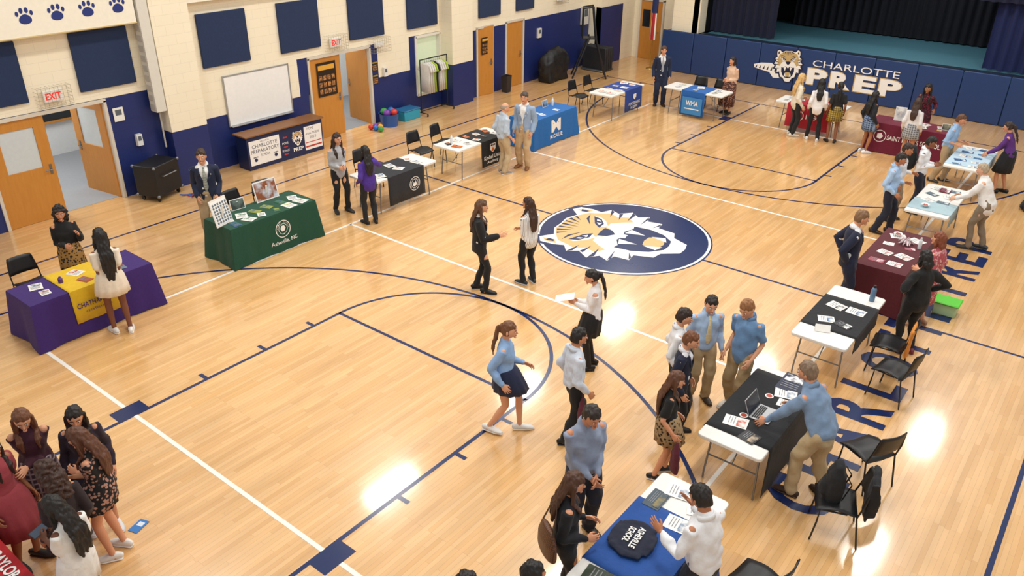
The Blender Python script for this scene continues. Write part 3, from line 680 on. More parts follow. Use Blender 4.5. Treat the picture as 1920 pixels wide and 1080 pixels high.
# T15 items
paper('T15',-.72,-.1,.2,.26,.2);paper('T15',-.58,.18,.13,.2,.4,c2='#3b3b3f');paper('T15',-.48,-.22,.28,.18,.0,'#40505c','#8a7c4c',label='landscape photo brochure on blue cloth',name='brochure',cat='brochure');paper('T15',-.30,.12,.2,.26,.1)
paper('T15',.76,-.1,.26,.34,.1,'#26361f','#9aa07a',label='wooded landscape photo booklet on white table',name='booklet',cat='booklet')
b=MB()
b.tube([(-.20,0,0),(-.08,0,0),(.11,0,0),(.20,0,0)],[(.15,.018),(.19,.026),(.18,.026),(.14,.018)],n=18,ref=(0,1,0)); 
for s in(-1,1): b.tube([(-.15,s*.15,0),(0,s*.215,0),(.15,s*.18,0)],[(.045,.018),(.042,.02),(.038,.018)],n=10,ref=(0,1,0))
sw=remesh(b,.010,3,.010,16)
SW=mk('folded_sweatshirt',sw,[fab('#151c33')],loc=tl('T15',.16,-.12,.779),rz=T['T15'][2]+.1+HP,label='folded navy sweatshirt with white lettering on table',cat='sweatshirt',ang=180)
t=MB(); Mx=frame((0,0,.036),(0,-1,0),(1,0,0)); txt(t,'ASHEVILLE',(0,.045),w=.29,h=.065,mi=0,M=Mx,bold=.03);txt(t,'SCHOOL',(0,-.04),w=.21,h=.065,mi=0,M=Mx,bold=.03); mk('printed_lettering',t,[mWhite],parent=SW,smooth=False)
# display boards
def board(k,lx,ly,w,h,rot,c1,c2,label,grid=False):
    mb=MB(); th=math.radians(14);M=Matrix.Rotation(-th,4,'X')
    mb.box((0,0,h/2),(w,.012,h),0,M); mb.add([(-w*.46,-.008,h*.06),(w*.46,-.008,h*.06),(w*.46,-.008,h*.94),(-w*.46,-.008,h*.94)],[(0,1,2,3)],1,M)
    if grid:
        for i in range(6):
            for j in range(7):
                x=-w*.4+i*w*.15;z=h*.1+j*h*.11; mb.add([(x,-.01,z),(x+w*.1,-.01,z),(x+w*.1,-.01,z+h*.08),(x,-.01,z+h*.08)],[(0,1,2,3)],2,M)
    mb.box((0,.05,h*.35),(.04,.01,h*.75),0,Matrix.Rotation(th*.6,4,'X'))
    mk('display_board',mb,[mat('#ece9e2',.5),mat(c1,.4,0,'photo',col2=c2,scale=.5),mat('#6a7683',.5)],loc=tl(k,lx,ly,.752),rz=T[k][2]+rot,label=label,cat='display board',smooth=False)
board('T2',-.84,-.12,.40,.48,.25,'#f2f2ee','#f2f2ee','white display board with grid of small photos',True)
board('T2',.36,.27,.50,.38,.0,'#8a4a24','#cfd9e4','autumn landscape photo board standing on green table')
board('T2',-.28,.29,.28,.2,-.1,'#2c3a36','#6d7f78','dark framed campus photo on green table')
board('T9',-.35,.1,.26,.34,.2,'#dcd8d0','#8b8f96','white photo board standing on maroon table')
board('T9',.78,-.05,.2,.16,.0,'#3a3a3a','#9a9a7a','small framed picture on maroon table')
board('T5',.35,.2,.22,.18,.0,'#31506e','#9bb4cc','small tablet display standing on blue table')
def bottle(loc,col,label,h=.22,r=.036,cap='#222226'):
    e=empty('water_bottle',loc,0,label,'bottle'); b=MB(); b.lathe([(r*.9,0),(r,.01),(r,h*.72),(r*.75,h*.82),(r*.45,h*.86)],n=18); mk('bottle_body',b,[mat(col,.25)],parent=e)
    b=MB(); b.lathe([(r*.5,h*.85),(r*.5,h),(r*.4,h*1.01)],n=14); mk('bottle_cap',b,[mat(cap,.4)],parent=e)
bottle(tl('T13',-.72,.22,.741),'#5e7f9e','steel blue insulated water bottle on table',.26,.04)
bottle(tl('T14',-.82,.3,.741),'#dfe6ea','clear plastic water bottle on table',.2,.03,'#e8e8e8')
bottle(tl('T5',.6,.15,.748),'#dfe6ea','clear plastic water bottle on blue table',.2,.03,'#e8e8e8');bottle(tl('T12',-.3,.28,.748),'#dfe6ea','clear plastic water bottle on maroon table',.2,.03,'#e8e8e8')
bottle(tl('T1',-.30,.0,.753),'#57357f','small purple cup on yellow runner',.1,.035,'#57357f')
bottle(tl('T4',-.6,.1,.742),'#dfe6ea','clear plastic water bottle on table',.2,.03,'#e8e8e8')
def pompom(loc,c1,c2,lab):
    b=MB();rr=random.Random(4)
    for i in range(70):
        d=V((rr.gauss(0,1),rr.gauss(0,1),abs(rr.gauss(0,.8)))).normalized()*rr.uniform(.09,.15)
        b.tube([(0,0,.02),d*.6+V((0,0,.04)),V((d.x,d.y,max(.005,d.z*.7)))],.006,4,mi=rr.choice([0,1]))
    mk('pompom',b,[mat(c1,.5),mat(c2,.5)],loc=loc,label=lab,cat='pompom')
pompom(tl('T12',-.35,.05,.756),'#f2eeee','#c9a9b0','white and pink pompom on maroon tablecloth')
def bowl(loc,lab,c='#f0efec'):
    e=MB(); e.lathe([(.03,0),(.07,.04),(.075,.045),(.065,.04),(.02,.012)],n=20)
    for i in range(9): e.ell((.03*math.cos(i*2.4),.03*math.sin(i*2.4),.035+.004*(i%2)),(.014,.01,.008),1,nu=8,nv=5)
    mk('candy_bowl',e,[mat(c,.3),mat('#b5452f',.4)],loc=loc,label=lab,cat='bowl')
bowl(tl('T12',-.62,-.15,.756),'small white bowl with wrapped candy on table');bowl(tl('T11',.55,-.1,.753),'small white bowl with wrapped candy on table');bowl(tl('T8',-.1,.1,.756),'wooden bowl of snacks on red cloth','#8a5a33')
b=MB(); b.add([(-.1,-.05,0),(.1,-.05,0),(.1,0,.09),(-.1,0,.09),(-.1,.05,0),(.1,.05,0)],[(0,1,2,3),(3,2,5,4)],0); mk('tent_card',b,[mWhite],loc=tl('T13',.6,-.05,.747),rz=.4,label='folded white tent card on table',cat='card',smooth=False,solid=.002)
# ------------------------------------------------------------------ side equipment
e=empty('scorers_table',(-8.82,-1.3,0),HP,'navy scorers table with white lettered panels and wooden top','scorers table')
b=MB(); b.box((0,0,.39),(2.2,.42,.78),0); mk('cabinet_body',b,[mat('#16244f',.4)],parent=e,bevel=.01)
b=MB(); b.box((0,0,.80),(2.28,.5,.035),0); mk('wooden_top',b,[mat('#94643a',.45,0,'wood',col2='#7c5230')],parent=e,bevel=.006)
b=MB(); Mx=frame((0,-.2115,0),(1,0,0),(0,0,1))
def rect(m,x0,x1,z0,z1,mi,l=0): m.add([(x0,z0,l),(x1,z0,l),(x1,z1,l),(x0,z1,l)],[(0,1,2,3)],mi,Mx)
rect(b,-1.05,-.2,.1,.68,0);rect(b,-.19,.1,.1,.68,1);rect(b,.11,.52,.1,.68,1);rect(b,.53,1.06,.1,.68,0)
txt(b,'WELCOME TO',(-.62,.63),w=.25,h=.03,mi=1,M=Mx,z=.001);txt(b,'CHARLOTTE',(-.62,.54),w=.7,h=.085,mi=1,M=Mx,z=.001);txt(b,'PREPARATORY',(-.62,.42),w=.78,h=.085,mi=1,M=Mx,z=.001);txt(b,'SCHOOL',(-.62,.31),w=.26,h=.055,mi=1,M=Mx,z=.001)
for xx in(-.9,-.34):
    disc(b,(xx,.22),.045,1,Mx,.001,14)
    for d in(-.05,-.017,.017,.05): disc(b,(xx+d,.285),.015,1,Mx,.001,8)
txt(b,'POSS',(-.045,.42),w=.17,h=.05,mi=0,M=Mx,z=.001);txt(b,'BONUS',(-.045,.24),w=.2,h=.05,mi=0,M=Mx,z=.001)
for zz in(.56,.33,.15): b.poly([(-.11,zz,.001),(-.06,zz+.03,.001),(-.06,zz+.012,.001),(.02,zz+.012,.001),(.02,zz-.012,.001),(-.06,zz-.012,.001),(-.06,zz-.03,.001)],2,Mx)
tiger(b,frame((.32,-.2135,.46),(1,0,0),(0,0,1)),.21,dz=.0008,base=3)
txt(b,'PREP',(.32,.20),w=.3,h=.09,mi=0,M=Mx,z=.008,bold=.03)
txt(b,'HOME',(.72,.62),w=.2,h=.06,mi=1,M=Mx,z=.001);txt(b,'of the TIGERS',(.78,.50),w=.42,h=.05,mi=1,M=Mx,z=.001);txt(b,'2015',(.78,.40),w=.2,h=.07,mi=1,M=Mx,z=.001);rect(b,.55,1.04,.16,.2,2,.001);rect(b,.55,1.04,.27,.29,2,.001)
mk('lettered_panel',b,[mWhite,mat('#18264f',.5),mat('#c2362e',.5),mat('#101a40',.5),mWhite,mTan],parent=e,smooth=False)
# PA case
e=empty('rolling_equipment_case',(-8.75,-4.55,0),.35,'black rolling audio equipment case with metal corners','equipment case')
b=MB(); b.box((0,0,.45),(.55,.75,.66),0); mk('case_body',b,[mBlack],parent=e,bevel=.02)
for sx in(-1,1):
    for sy in(-1,1):
        for z in(.14,.76): 
            b=MB(); b.ell((sx*.265,sy*.365,z),(.035,.035,.035),0,nu=8,nv=6); mk('metal_corner',b,[mSteel],parent=e)
b=MB(); b.tube([(.29,-.2,.55),(.33,-.2,.55),(.33,.2,.55),(.29,.2,.55)],.012,6); mk('handle',b,[mSteel],parent=e)
for sx in(-1,1):
    for sy in(-1,1):
        b=MB(); b.lathe([(.045,-.015),(.05,0),(.045,.015)],n=14,M=Matrix.Translation((sx*.2,sy*.3,.055))@Matrix.Rotation(HP,4,'X')); b.box((sx*.2,sy*.3,.1),(.05,.05,.04),0); mk('wheel',b,[mBlack],parent=e)
b=MB(); rr=random.Random(2)
for c in range(3):
    pts=[(-8.3+rr.uniform(-.2,.2),-4.05+rr.uniform(-.25,.2),.012+.01*c) for i in range(9)]
    b.tube(pts,.008,6,mi=c)
mk('cable_coil',b,[mat('#b8322e',.5),mat('#2d5fae',.5),mBlack],label='tangled red blue and black cables on floor',cat='cable')
# ball bins
e=MB(); e.lathe([(.23,0),(.27,.33),(.285,.35),(.26,.34),(.22,.03)],n=28); mk('ball_tub',e,[mat('#1f57a8',.35)],loc=(-8.85,2.3,0),label='round blue plastic tub filled with playground balls',cat='tub')
ballc=[('#d83a2c','red'),('#2c6fc0','blue'),('#3f9b46','green'),('#7a3ea0','purple'),('#f0a52a','orange')]
for i,(c,n) in enumerate(ballc[:4]):
    a=i*pi/2+.4; b=MB(); b.ell((0,0,0),(.1,.1,.1),0,nu=20,nv=12); mk('playground_ball',b,[mat(c,.35)],loc=(-8.85+.145*math.cos(a),2.3+.145*math.sin(a),.37),label='%s rubber playground ball in blue tub'%n,cat='ball',group='playground balls')
for i,(c,n) in enumerate(ballc):
    b=MB(); b.ell((0,0,0),(.075,.075,.075),0,nu=20,nv=12); mk('playground_ball',b,[mat(c,.35)],loc=(-8.92+.17*(i%3),1.68+.17*(i//3)+.02*(i%3),.077),label='%s rubber playground ball resting on floor'%n,cat='ball',group='playground balls')
b=MB(); b.box((0,0,.13),(.4,.62,.26),0); b.box((0,0,.275),(.43,.65,.03),1)
mk('storage_bin',b,[mat('#2d9bb8',.4),mat('#2f6f9e',.4)],loc=(-8.95,3.1,0),label='turquoise plastic storage bin with lid on floor',cat='storage bin',bevel=.02)
# clothes rack with jerseys
RY=4.12
e=empty('garment_rack',(-8.85,RY,0),HP,'black metal garment rack on casters','garment rack')
b=MB()
for s in(-1,1): b.tube([(s*.55,0,.08),(s*.55,0,1.55)],.016,8); b.tube([(s*.55,-.25,.08),(s*.55,.25,.08)],.014,8)
b.tube([(-.55,0,1.55),(.55,0,1.55)],.016,8);b.tube([(-.55,0,.12),(.55,0,.12)],.014,8); mk('rack_frame',b,[mBlack],parent=e)
for s in(-1,1):
    for t in(-1,1):
        b=MB(); b.ell((s*.55,t*.24,.035),(.035,.02,.035),0,nu=10,nv=6); mk('caster',b,[mBlack],parent=e)
for i in range(9):
    b=MB(); xx=-.35+i*.085
    R=[]
    for z,w in((.62,.20),(1.0,.18),(1.2,.19),(1.38,.21),(1.45,.10)):
        R.append([V((.018*math.cos(2*pi*j/12),w*math.sin(2*pi*j/12),z)) for j in range(12)])
    b.rings(R,0); 
    for s in(-1,1): b.tube([(0,s*.17,1.38),(0,s*.24,1.22)],[(.02,.05),(.02,.045)],n=8,ref=(1,0,0))
    b.tube([(0,0,1.44),(0,.0,1.52),(0,.03,1.555)],.004,5,mi=1)
    c=['#f0eee8','#f0eee8','#e9e6dc','#b7d43a','#2a2d33'][i%5]
    mk('hanging_jersey',b,[fab(c),mSteel],loc=(-8.85,RY+xx,0),rz=HP,label={'#b7d43a':'lime green sports jersey hanging on garment rack','#2a2d33':'black sports jersey hanging on garment rack'}.get(c,'white sports jersey hanging on garment rack'),cat='jersey',group='jerseys on the rack',ang=180)
b=MB(); b.lathe([(.14,0),(.17,.5),(.18,.52),(.16,.51),(.13,.05)],n=4,M=Matrix.Rotation(pi/4,4,'Z')); mk('trash_can',b,[mat('#2b2b2e',.5)],loc=(-8.7,7.25,0),label='small dark grey plastic trash can on floor',cat='trash can',ang=30)
b=MB()
b.tube([(0,-.42,.48),(0,-.2,.52),(0,.2,.58),(0,.42,.5)],[(.26,.42),(.29,.5),(.29,.5),(.26,.44)],n=16,ref=(1,0,0)); b.box((0,0,.35),(.5,1.05,.66)); r_=remesh(b,.03,3,.05,5)
mk('covered_ball_cart',r_,[mat('#111215',.55)],loc=(-8.5,9.5,.0),label='equipment cart under black vinyl cover against wall',cat='equipment cart',ang=180)
b=MB()
for i in range(4): b.box((0,-.1+i*.13,.42),(.95,.10,.78),0)
b.box((0,.1,.04),(.9,.75,.05),1)
mk('folded_chair_cart',b,[mat('#23252a',.5),mSteel],loc=(-8.25,11.72,.0),rz=0,label='cart of folded black chairs against navy wall',cat='chair cart',bevel=.02)
b=MB()
for s in(-1,1):
    b.tube([(.50,s*.30,.03),(.12,s*.22,1.25),(-.02,s*.18,2.3)],.03,8); b.tube([(-.62,s*.30,.03),(-.10,s*.22,1.35)],.03,8)
for k in range(7): b.tube([(.46-.052*k,-.29+.012*k,.18+.17*k),(.46-.052*k,.29-.012*k,.18+.17*k)],.018,6)
b.box((-.12,0,1.3),(.42,.42,.035),0); b.tube([(-.02,-.18,2.3),(-.34,-.18,2.25),(-.34,.18,2.25),(-.02,.18,2.3)],.026,8); b.tube([(-.34,-.18,2.25),(-.34,-.18,1.32)],.022,8); b.tube([(-.34,.18,2.25),(-.34,.18,1.32)],.022,8)
mk('referee_stand',b,[mat('#10151f',.4)],loc=(-7.8,10.7,0),rz=.66,label='tall dark metal volleyball referee ladder stand',cat='referee stand')
# flag
b=MB(); b.tube([(-6.9,13.2,0),(-6.9,13.2,2.6)],.018,8,mi=0); b.lathe([(.16,0),(.14,.03),(.03,.05)],c=(-6.9,13.2,0),mi=0)
FL=mk('flag_pole',b,[mat('#b08a3c',.3,.6)],label='gold flag pole with draped American flag on stand',cat='flag')
b=MB()
for k in range(9):
    R=[]
    for z in(2.5,1.9,1.0):
        R.append([V((-6.9+.10*math.sin(2*pi*(k+u)/9)*(1.1-.2*z/2.5),13.2-.07*math.cos(2*pi*(k+u)/9),z)) for u in(0,.5,1)])
    b.rings(R,1 if k%2 else 0,(False,False),False)
b.rings([[V((-6.9+.115*math.sin(2*pi*t/12),13.2-.085*math.cos(2*pi*t/12),z)) for t in range(-3,4)] for z in(2.5,1.9)],2,(False,False),False)
mk('flag_cloth',b,[mat('#b3242b',.7),mat('#ece8e0',.7),mat('#1c2a5c',.7)],parent=FL,smooth=False)
b=MB(); b.box((0,0,.10),(.34,.28,.20),0); b.box((0,0,.215),(.40,.33,.035),1); mk('storage_bin',b,[mat('#a9c79a',.3),mat('#55c928',.4)],loc=(5.66,.72,0),label='clear storage bin with lime green lid on floor',cat='storage bin',bevel=.02)
def bag(loc,rz,label,col='#16171b',w=.32,h=.42,d=.2,name='backpack'):
    b=MB(); b.tube([(0,0,.03),(0,0,h*.3),(0,0,h*.7),(0,0,h*.95)],[(w/2*.95,d/2),(w/2,d/2*1.1),(w/2*.95,d/2),(w/2*.6,d/2*.6)],n=16)
    b.tube([(d*.45,0,.05),(d*.55,0,h*.2),(d*.45,0,h*.45)],[(w*.32,.04),(w*.36,.06),(w*.3,.04)],n=12)
    r=remesh(b,.012,3,.01,14); e=mk(name,r,[fab(col)],loc=loc,rz=rz,label=label,cat='bag',ang=180)
    b=MB()
    for s in(-1,1): b.tube([(-d*.4,s*.07,h*.85),(-d*.75,s*.09,h*.6),(-d*.45,s*.1,h*.1)],[(.02,.005)]*3,n=6)
    b.tube([(0,-.04,h*.98),(0,0,h*1.06),(0,.04,h*.98)],.008,6)
    mk('strap',b,[mat('#0d0d0f',.6)],parent=e)
    return e
bag((5.80,-5.34,.46),pi*1.1,'black backpack sitting on stacking chair')
bag((5.95,6.7,.0),pi,'black tote bag resting on floor',w=.45,h=.36,name='tote_bag')
b=MB(); b.tube([(-.02,-.2,.40),(0,-.2,.15),(.0,-.18,-.02)],[(.02,.05),(.02,.07),(.02,.06)],n=8,ref=(0,1,0));b.tube([(0,-.15,.37),(0,0,.38),(0,.15,.37)],[(.04,.04)]*3,n=10);b.tube([(0,0,.36),(-.03,0,.1),(-.03,0,-.1)],[(.19,.03),(.2,.035),(.19,.03)],n=16)
r_=remesh(b,.014,3,.015,10); mk('draped_jacket',r_,[fab('#111217')],loc=(6.16,-5.23,.46),rz=.3,label='black jacket draped over chair back',cat='jacket',ang=180)
b=MB(); b.tube([(0,0,.30),(-.02,0,.05),(-.02,0,-.12)],[(.19,.025),(.2,.03),(.18,.03)],n=14); r_=remesh(b,.014,2,.012,10); mk('draped_cloth',r_,[fab('#d9882a')],loc=(5.63,-1.67,.50),rz=.1,label='orange cloth draped over chair back',cat='cloth',ang=180)
b=MB(); b.box((0,0,.0025),(.12,.19,.002),0); b.box((0,.03,.0038),(.07,.06,.001),1); mk('flyer',b,[mat('#2c78c4',.5),mat('#dfe9f4',.5)],loc=(-.02,-10.02,.003),rz=.3,label='blue printed flyer dropped on wooden floor',cat='flyer',smooth=False)
# ------------------------------------------------------------------ people
def handmesh(curl):
    b=MB()
    b.tube([(-.02,0,0),(.02,0,0),(.055,0,0),(.085,0,-.002)],[(.024,.018),(.032,.015),(.040,.0145),(.038,.012)],n=14,ref=(0,1,0))
    for y,l,o in((.030,.068,.0),(.010,.078,.006),(-.011,.073,.004),(-.031,.056,-.006)):
        p=V((.082+o,y,-.002));a=0;pts=[p]
        for sg,ll in enumerate((.44*l,.32*l,.26*l)):
            a+=curl*(.55+.45*sg); p=p+V((ll*math.cos(a),ll*.10*(y/.03),-ll*math.sin(a))); pts.append(p)
        b.tube(pts,[.0088,.0082,.0076,.0066],n=8)
    c=min(curl,.7)
    b.tube([(.02,.024,-.004),(.045,.047,-.012),(.07,.058-.02*c,-.018-.01*c),(.09,.060-.035*c,-.022-.02*c)],[.0135,.0115,.0098,.0082],n=8)
    return remesh(b,.0046,2)
HAND={'relax':handmesh(.38),'flat':handmesh(.12),'grip':handmesh(1.05)}
def headmesh():
    b=MB()
    b2=MB(); b2.ell((0,0,0),(.098,.076,.115),nu=28,nv=20)
    for v in b2.v:
        t=-v.z/.115
        if t>0:
            v.y*=1-.38*t**1.6
            if v.x<0: v.x*=1-.35*t
            else: v.x*=1-.10*t*t
        if v.x>.05 and abs(v.z)<.03 and .012<abs(v.y)<.05: v.x-=.006
        if v.x>.05 and .015<v.z<.04: v.x+=.003
    b.add(b2.v,b2.f)
    b.tube([(.090,0,.018),(.104,0,-.012),(.110,0,-.024)],[.007,.011,.013],n=8)
    b.ell((.088,0,-.082),(.018,.022,.016))
    b.tube([(.085,-.02,-.052),(.0935,0,-.052),(.085,.02,-.052)],[.006,.009,.006],n=8)
    for s in(-1,1): b.ell((-.008,s*.080,-.008),(.018,.009,.032))
    return remesh(b,.006,2)
HEAD=headmesh()
eyeM=MB(); eyeM.ell((0,0,0),(.007,.0135,.0085),0,nu=12,nv=8); eyeM.ell((.0045,0,0),(.0042,.0058,.0062),1,nu=10,nv=7)
def hair_cap(style):
    b=MB(); low={'short':-.62,'long':-1.1,'pony':-.55,'curly':-1.1,'bald':-.3}.get(style,-.5)
    grow={'long':1.13,'curly':1.28,'pony':1.09,'short':1.085,'bald':1.035}[style]
    def sstep(a,b_,x):
        t=max(0,min(1,(x-a)/(b_-a)));return t*t*(3-2*t)
    def fn(d):
        k=grow+.015*math.sin(d.y*30)*(1-abs(d.z))
        if style=='short': k+=(.05+.03*noise.noise(V((d.x*3,d.y*3,d.z*3+7))))*sstep(.1,.8,d.z)
        face=sstep(.12,.36,d.x)*(1-sstep(.34,.52,d.z+.2*abs(d.y)+.06*math.sin(d.y*9)))
        lowk=1-sstep(low-.12,low+.12,d.z)
        if style=='short':
            side=(1-sstep(-.32,-.08,d.z))*sstep(-.25,.05,d.x); lowk=max(lowk,side)
        if style=='bald':
            side=(1-sstep(-.15,.1,d.z))*sstep(-.35,.0,d.x); lowk=max(lowk,side,sstep(.45,.7,d.z))
        h=max(face,lowk)
        return k*(1-h)+.80*h
    b.ell((-.006,0,.006),(.098,.078,.115),0,nu=40,nv=28,fn=fn)
    return b
CAPS={s:hair_cap(s) for s in('short','long','pony','curly','bald')}
def ik(a,b,l1,l2,pole):
    d=b-a;D=d.length
    if D<1e-6: d=V((0,0,-1));D=1e-3
    dr=d/D; D=max(abs(l1-l2)+.02,min(D,(l1+l2)*.995)); b=a+dr*D
    x=(l1*l1-l2*l2+D*D)/(2*D);h=math.sqrt(max(0,l1*l1-x*x))
    p=V(pole);p=p-dr*p.dot(dr)
    if p.length<1e-4:p=V((0,1,0))-dr*dr.y
    return a+dr*x+p.normalized()*h,b
def person(x,y,face,H,label,sex='m',skin='#d9a07c',hair='short',hc='#3a2617',top='#ffffff',tk='fabric',tc2=None,sleeve='long',bottom='trousers',bc='#222',bk='fabric',bc2=None,hem=.5,jacket=None,tie=None,shoes='#1c1a19',sole=None,lh=None,rh=None,lhand='relax',rhand='relax',lf=(.02,.10),rf=(-.02,-.10),lz=0,rz_=0,lean=0,twist=0,look=0,nod=5,build=1.0,legs=None,vox=.011,pelv=(0,0),sk=14,flare=1.0,untuck=False,collar=None,hairlen=.16,elb=.18):
    s=H/1.7; fem=sex=='f'; hs=(s**.6)/s*(.97 if fem else 1.0)
    hw=.085 if fem else .088
    fl_=[V((lf[0],lf[1],.075+lz)),V((rf[0],rf[1],.075+rz_))]
    zmax=.915
    for f,sg in zip(fl_,(1,-1)):
        hz=math.hypot(f.x-pelv[0],f.y-sg*hw-pelv[1]); zmax=min(zmax,f.z+math.sqrt(max(.1,.838**2-hz**2)))
    P0=V((pelv[0],pelv[1],zmax+.005))
    le=math.radians(lean);tw=math.radians(twist)
    M=Matrix.Rotation(le,3,'Y')@Matrix.Rotation(tw,3,'Z')
    def tp(a,b,c): return P0+M@V((a,b,c))
    M0=Matrix.Rotation(le*.35,3,'Y')
    sec=[(-.09,0,.142,.10),(.0,0,.152,.106),(.10,0,.140,.098),(.20,0,.130,.092),(.30,.006,.145,.103),(.38,.0,.152,.098),(.44,-.008,.118,.075),(.485,-.012,.066,.058)] if not fem else [(-.09,0,.138,.098),(.0,-.004,.150,.105),(.10,0,.126,.09),(.19,0,.108,.080),(.29,.012,.125,.098),(.37,.002,.130,.088),(.435,-.006,.105,.068),(.485,-.012,.050,.048)]
    def spine(z,xo): return tp(xo,0,z) if z>.05 else P0+M0@V((xo,0,z))
    pts=[spine(z,xo) for z,xo,a,b in sec]; sd=M@V((0,1,0))
    loose=0 if jacket else (.016 if not fem else .010)
    def torso(mb,g=0,z0=-1,z1=1,sc=1,lo=0):
        P=[];R=[]
        for (z,xo,a,b),p in zip(sec,pts):
            if z0<=z<=z1:
                e=lo*(1.5 if .08<z<.25 else (1.0 if z<.36 else .3))
                P.append(p);R.append((a*build*sc+g+e,b*build*sc+g+e))
        mb.tube(P,R,n=20,ref=sd)
    shw=.165 if not fem else .140
    SH=[tp(-.005,shw*(.9+.1*build),.400),tp(-.005,-shw*(.9+.1*build),.400)]
    tg=[V(lh or (.06,.225,.845)),V(rh or (.06,-.225,.845))]
    EL=[];WR=[]
    for i,sg in((0,1),(1,-1)):
        e,w=ik(SH[i],tg[i],.285,.25,(-.8,sg*elb,-.5)); EL.append(e);WR.append(w)
    HIP=[P0+V((0,hw,-.02)),P0+V((0,-hw,-.02))]
    KN=[];AN=[]
    for i in(0,1):
        k,a=ik(HIP[i],fl_[i],.42,.42,(1,.06*(1 if i==0 else -1),0)); KN.append(k);AN.append(a)
    def mid(a,b,t): return a+(b-a)*t
    body=MB(); torso(body,-.010)
    nb_=tp(-.012,0,.47); MH=Matrix.Rotation(math.radians(look),3,'Z')@Matrix.Rotation(math.radians(nod)+le*.45,3,'Y')
    HC=tp(.012,0,.50)+MH@V((.012,0,.135))
    nr=.047 if fem else .056
    body.tube([nb_,mid(nb_,HC,.5)+V((-.008,0,0)),HC+MH@V((-.02,0,-.03))],[nr+.006,nr,nr],n=14)
    g=build
    for i in(0,1):
        body.tube([SH[i],mid(SH[i],EL[i],.45),EL[i],mid(EL[i],WR[i],.35),WR[i]],[.044*g,.040*g,.034,.034,.024],n=12)
        body.tube([HIP[i],mid(HIP[i],KN[i],.45),KN[i],mid(KN[i],AN[i],.3),mid(KN[i],AN[i],.75),AN[i]],[.085*g,.071*g,.050,.051,.036,.034],n=14)
        ft_=V((.11,.012*(1 if i==0 else -1),-.05)); body.tube([AN[i]+V((-.02,0,-.03)),AN[i]+ft_],[.034,.026],n=10)
    bm_=remesh(body,vox,4)
    out=MB(); out.add(bm_.v,bm_.f)
    out.add([HC+MH@(v*hs) for v in HEAD.v],HEAD.f)
    hands=[]
    for i,sg in((0,1),(1,-1)):
        d=(WR[i]-EL[i]).normalized(); n=V((0,-sg*.9,-.35 if d.z>-.8 else 0)); n=(n-d*n.dot(d)).normalized()
        zx=-n; yx=zx.cross(d)
        Hm=HAND[lhand if i==0 else rhand]; F=Matrix((d,yx,zx)).transposed()
        out.add([WR[i]+F@V((v.x,v.y*(1 if i==1 else -1),v.z)) for v in Hm.v],Hm.f if i==1 else [f[::-1] for f in Hm.f])
        hands.append((WR[i]+d*.1,d,n))
    def S(mb): 
        for v in mb.v: v*=s
        return mb
    rzw=math.radians(face)
    o=mk('person',S(out),[mat(skin,.55,0,'skin')],loc=(x,y,0),rz=rzw,label=label,cat='person',ang=180)
    def part(name,mb,mats,lab=None,**k): return mk(name,S(mb),mats,parent=o,label=lab,ang=k.pop('ang',180),**k)
    for sg in(-1,1):
        e=MB(); e.add([HC+MH@((V((.0865,sg*.031,.006))+v)*hs) for v in eyeM.v],eyeM.f); e.m=list(eyeM.m); part('eye',e,[mat('#f0ece6',.3),mat('#2a1a10',.2)])
        e=MB(); e.tube([HC+MH@(V(p)*hs) for p in((.0935,sg*.016,.024),(.0935,sg*.032,.029),(.083,sg*.048,.024))],[.0032,.004,.0028],n=6); part('eyebrow',e,[mat(hc,.8)])
    e=MB(); e.tube([HC+MH@(V(p)*hs) for p in((.090,-.020,-.052),(.1005,0,-.053),(.090,.020,-.052))],[.0035,.0062,.0035],n=8); part('mouth',e,[mat('#a5594c',.5)])
    tm=mat(top,.85,0,tk,col2=tc2) if tk!='fabric' else fab(top)
    sh=MB(); torso(sh,.013,-.1 if (untuck or bottom=='dress') else .0,1,1,loose)
    L2=loose*.45
    for i in(0,1):
        if sleeve=='long': sh.tube([mid(SH[i],pts[5],.25),SH[i],mid(SH[i],EL[i],.5),EL[i],mid(EL[i],WR[i],.5),mid(EL[i],WR[i],.93)],[.066*g,.061*g,.056*g+L2,.050+L2,.046+L2,.036],n=12)
        elif sleeve=='roll': sh.tube([mid(SH[i],pts[5],.25),SH[i],mid(SH[i],EL[i],.5),EL[i],mid(EL[i],WR[i],.25)],[.066*g,.061*g,.057*g+L2,.052+L2,.050],n=12)
        elif sleeve=='short': sh.tube([mid(SH[i],pts[5],.25),SH[i],mid(SH[i],EL[i],.4),mid(SH[i],EL[i],.66)],[.066*g,.062*g,.061*g+L2,.062*g+L2],n=12)
        else: sh.tube([mid(SH[i],pts[5],.25),SH[i]],[.06*g,.055*g],n=12)
    shirt=remesh(sh,max(.012,vox),3,.026 if not fem else .018,11,.75); part('dress_bodice' if bottom=='dress' else 'shirt',shirt,[tm])
    if collar or jacket or tie:
        c=MB();R=[]
        cc=tp(-.012,0,.475)
        for r,z in((.083,-.012),(.078,.02),(.070,.034),(.066,.02)):
            R.append([cc+M@V((r*(nr/.057)*math.cos(a),r*1.05*(nr/.057)*math.sin(a),z-.018*math.cos(a))) for a in [.35+(2*pi-.7)*j/18 for j in range(19)]])
        c.rings(R,0,(False,False),False); part('collar',c,[fab(collar or top)],solid=.004)
    if tie:
        t=MB(); t.tube([tp(.080,0,.455),tp(.118,0,.40),tp(.134,0,.28),tp(.126,0,.12),tp(.124,0,.06)],[(.016,.010),(.017,.009),(.03,.008),(.04,.008),(.02,.006)],n=8,ref=sd); part('necktie',t,[mat(tie,.6,0,'stripe',col2='#e8e4da',scale=1.5)])
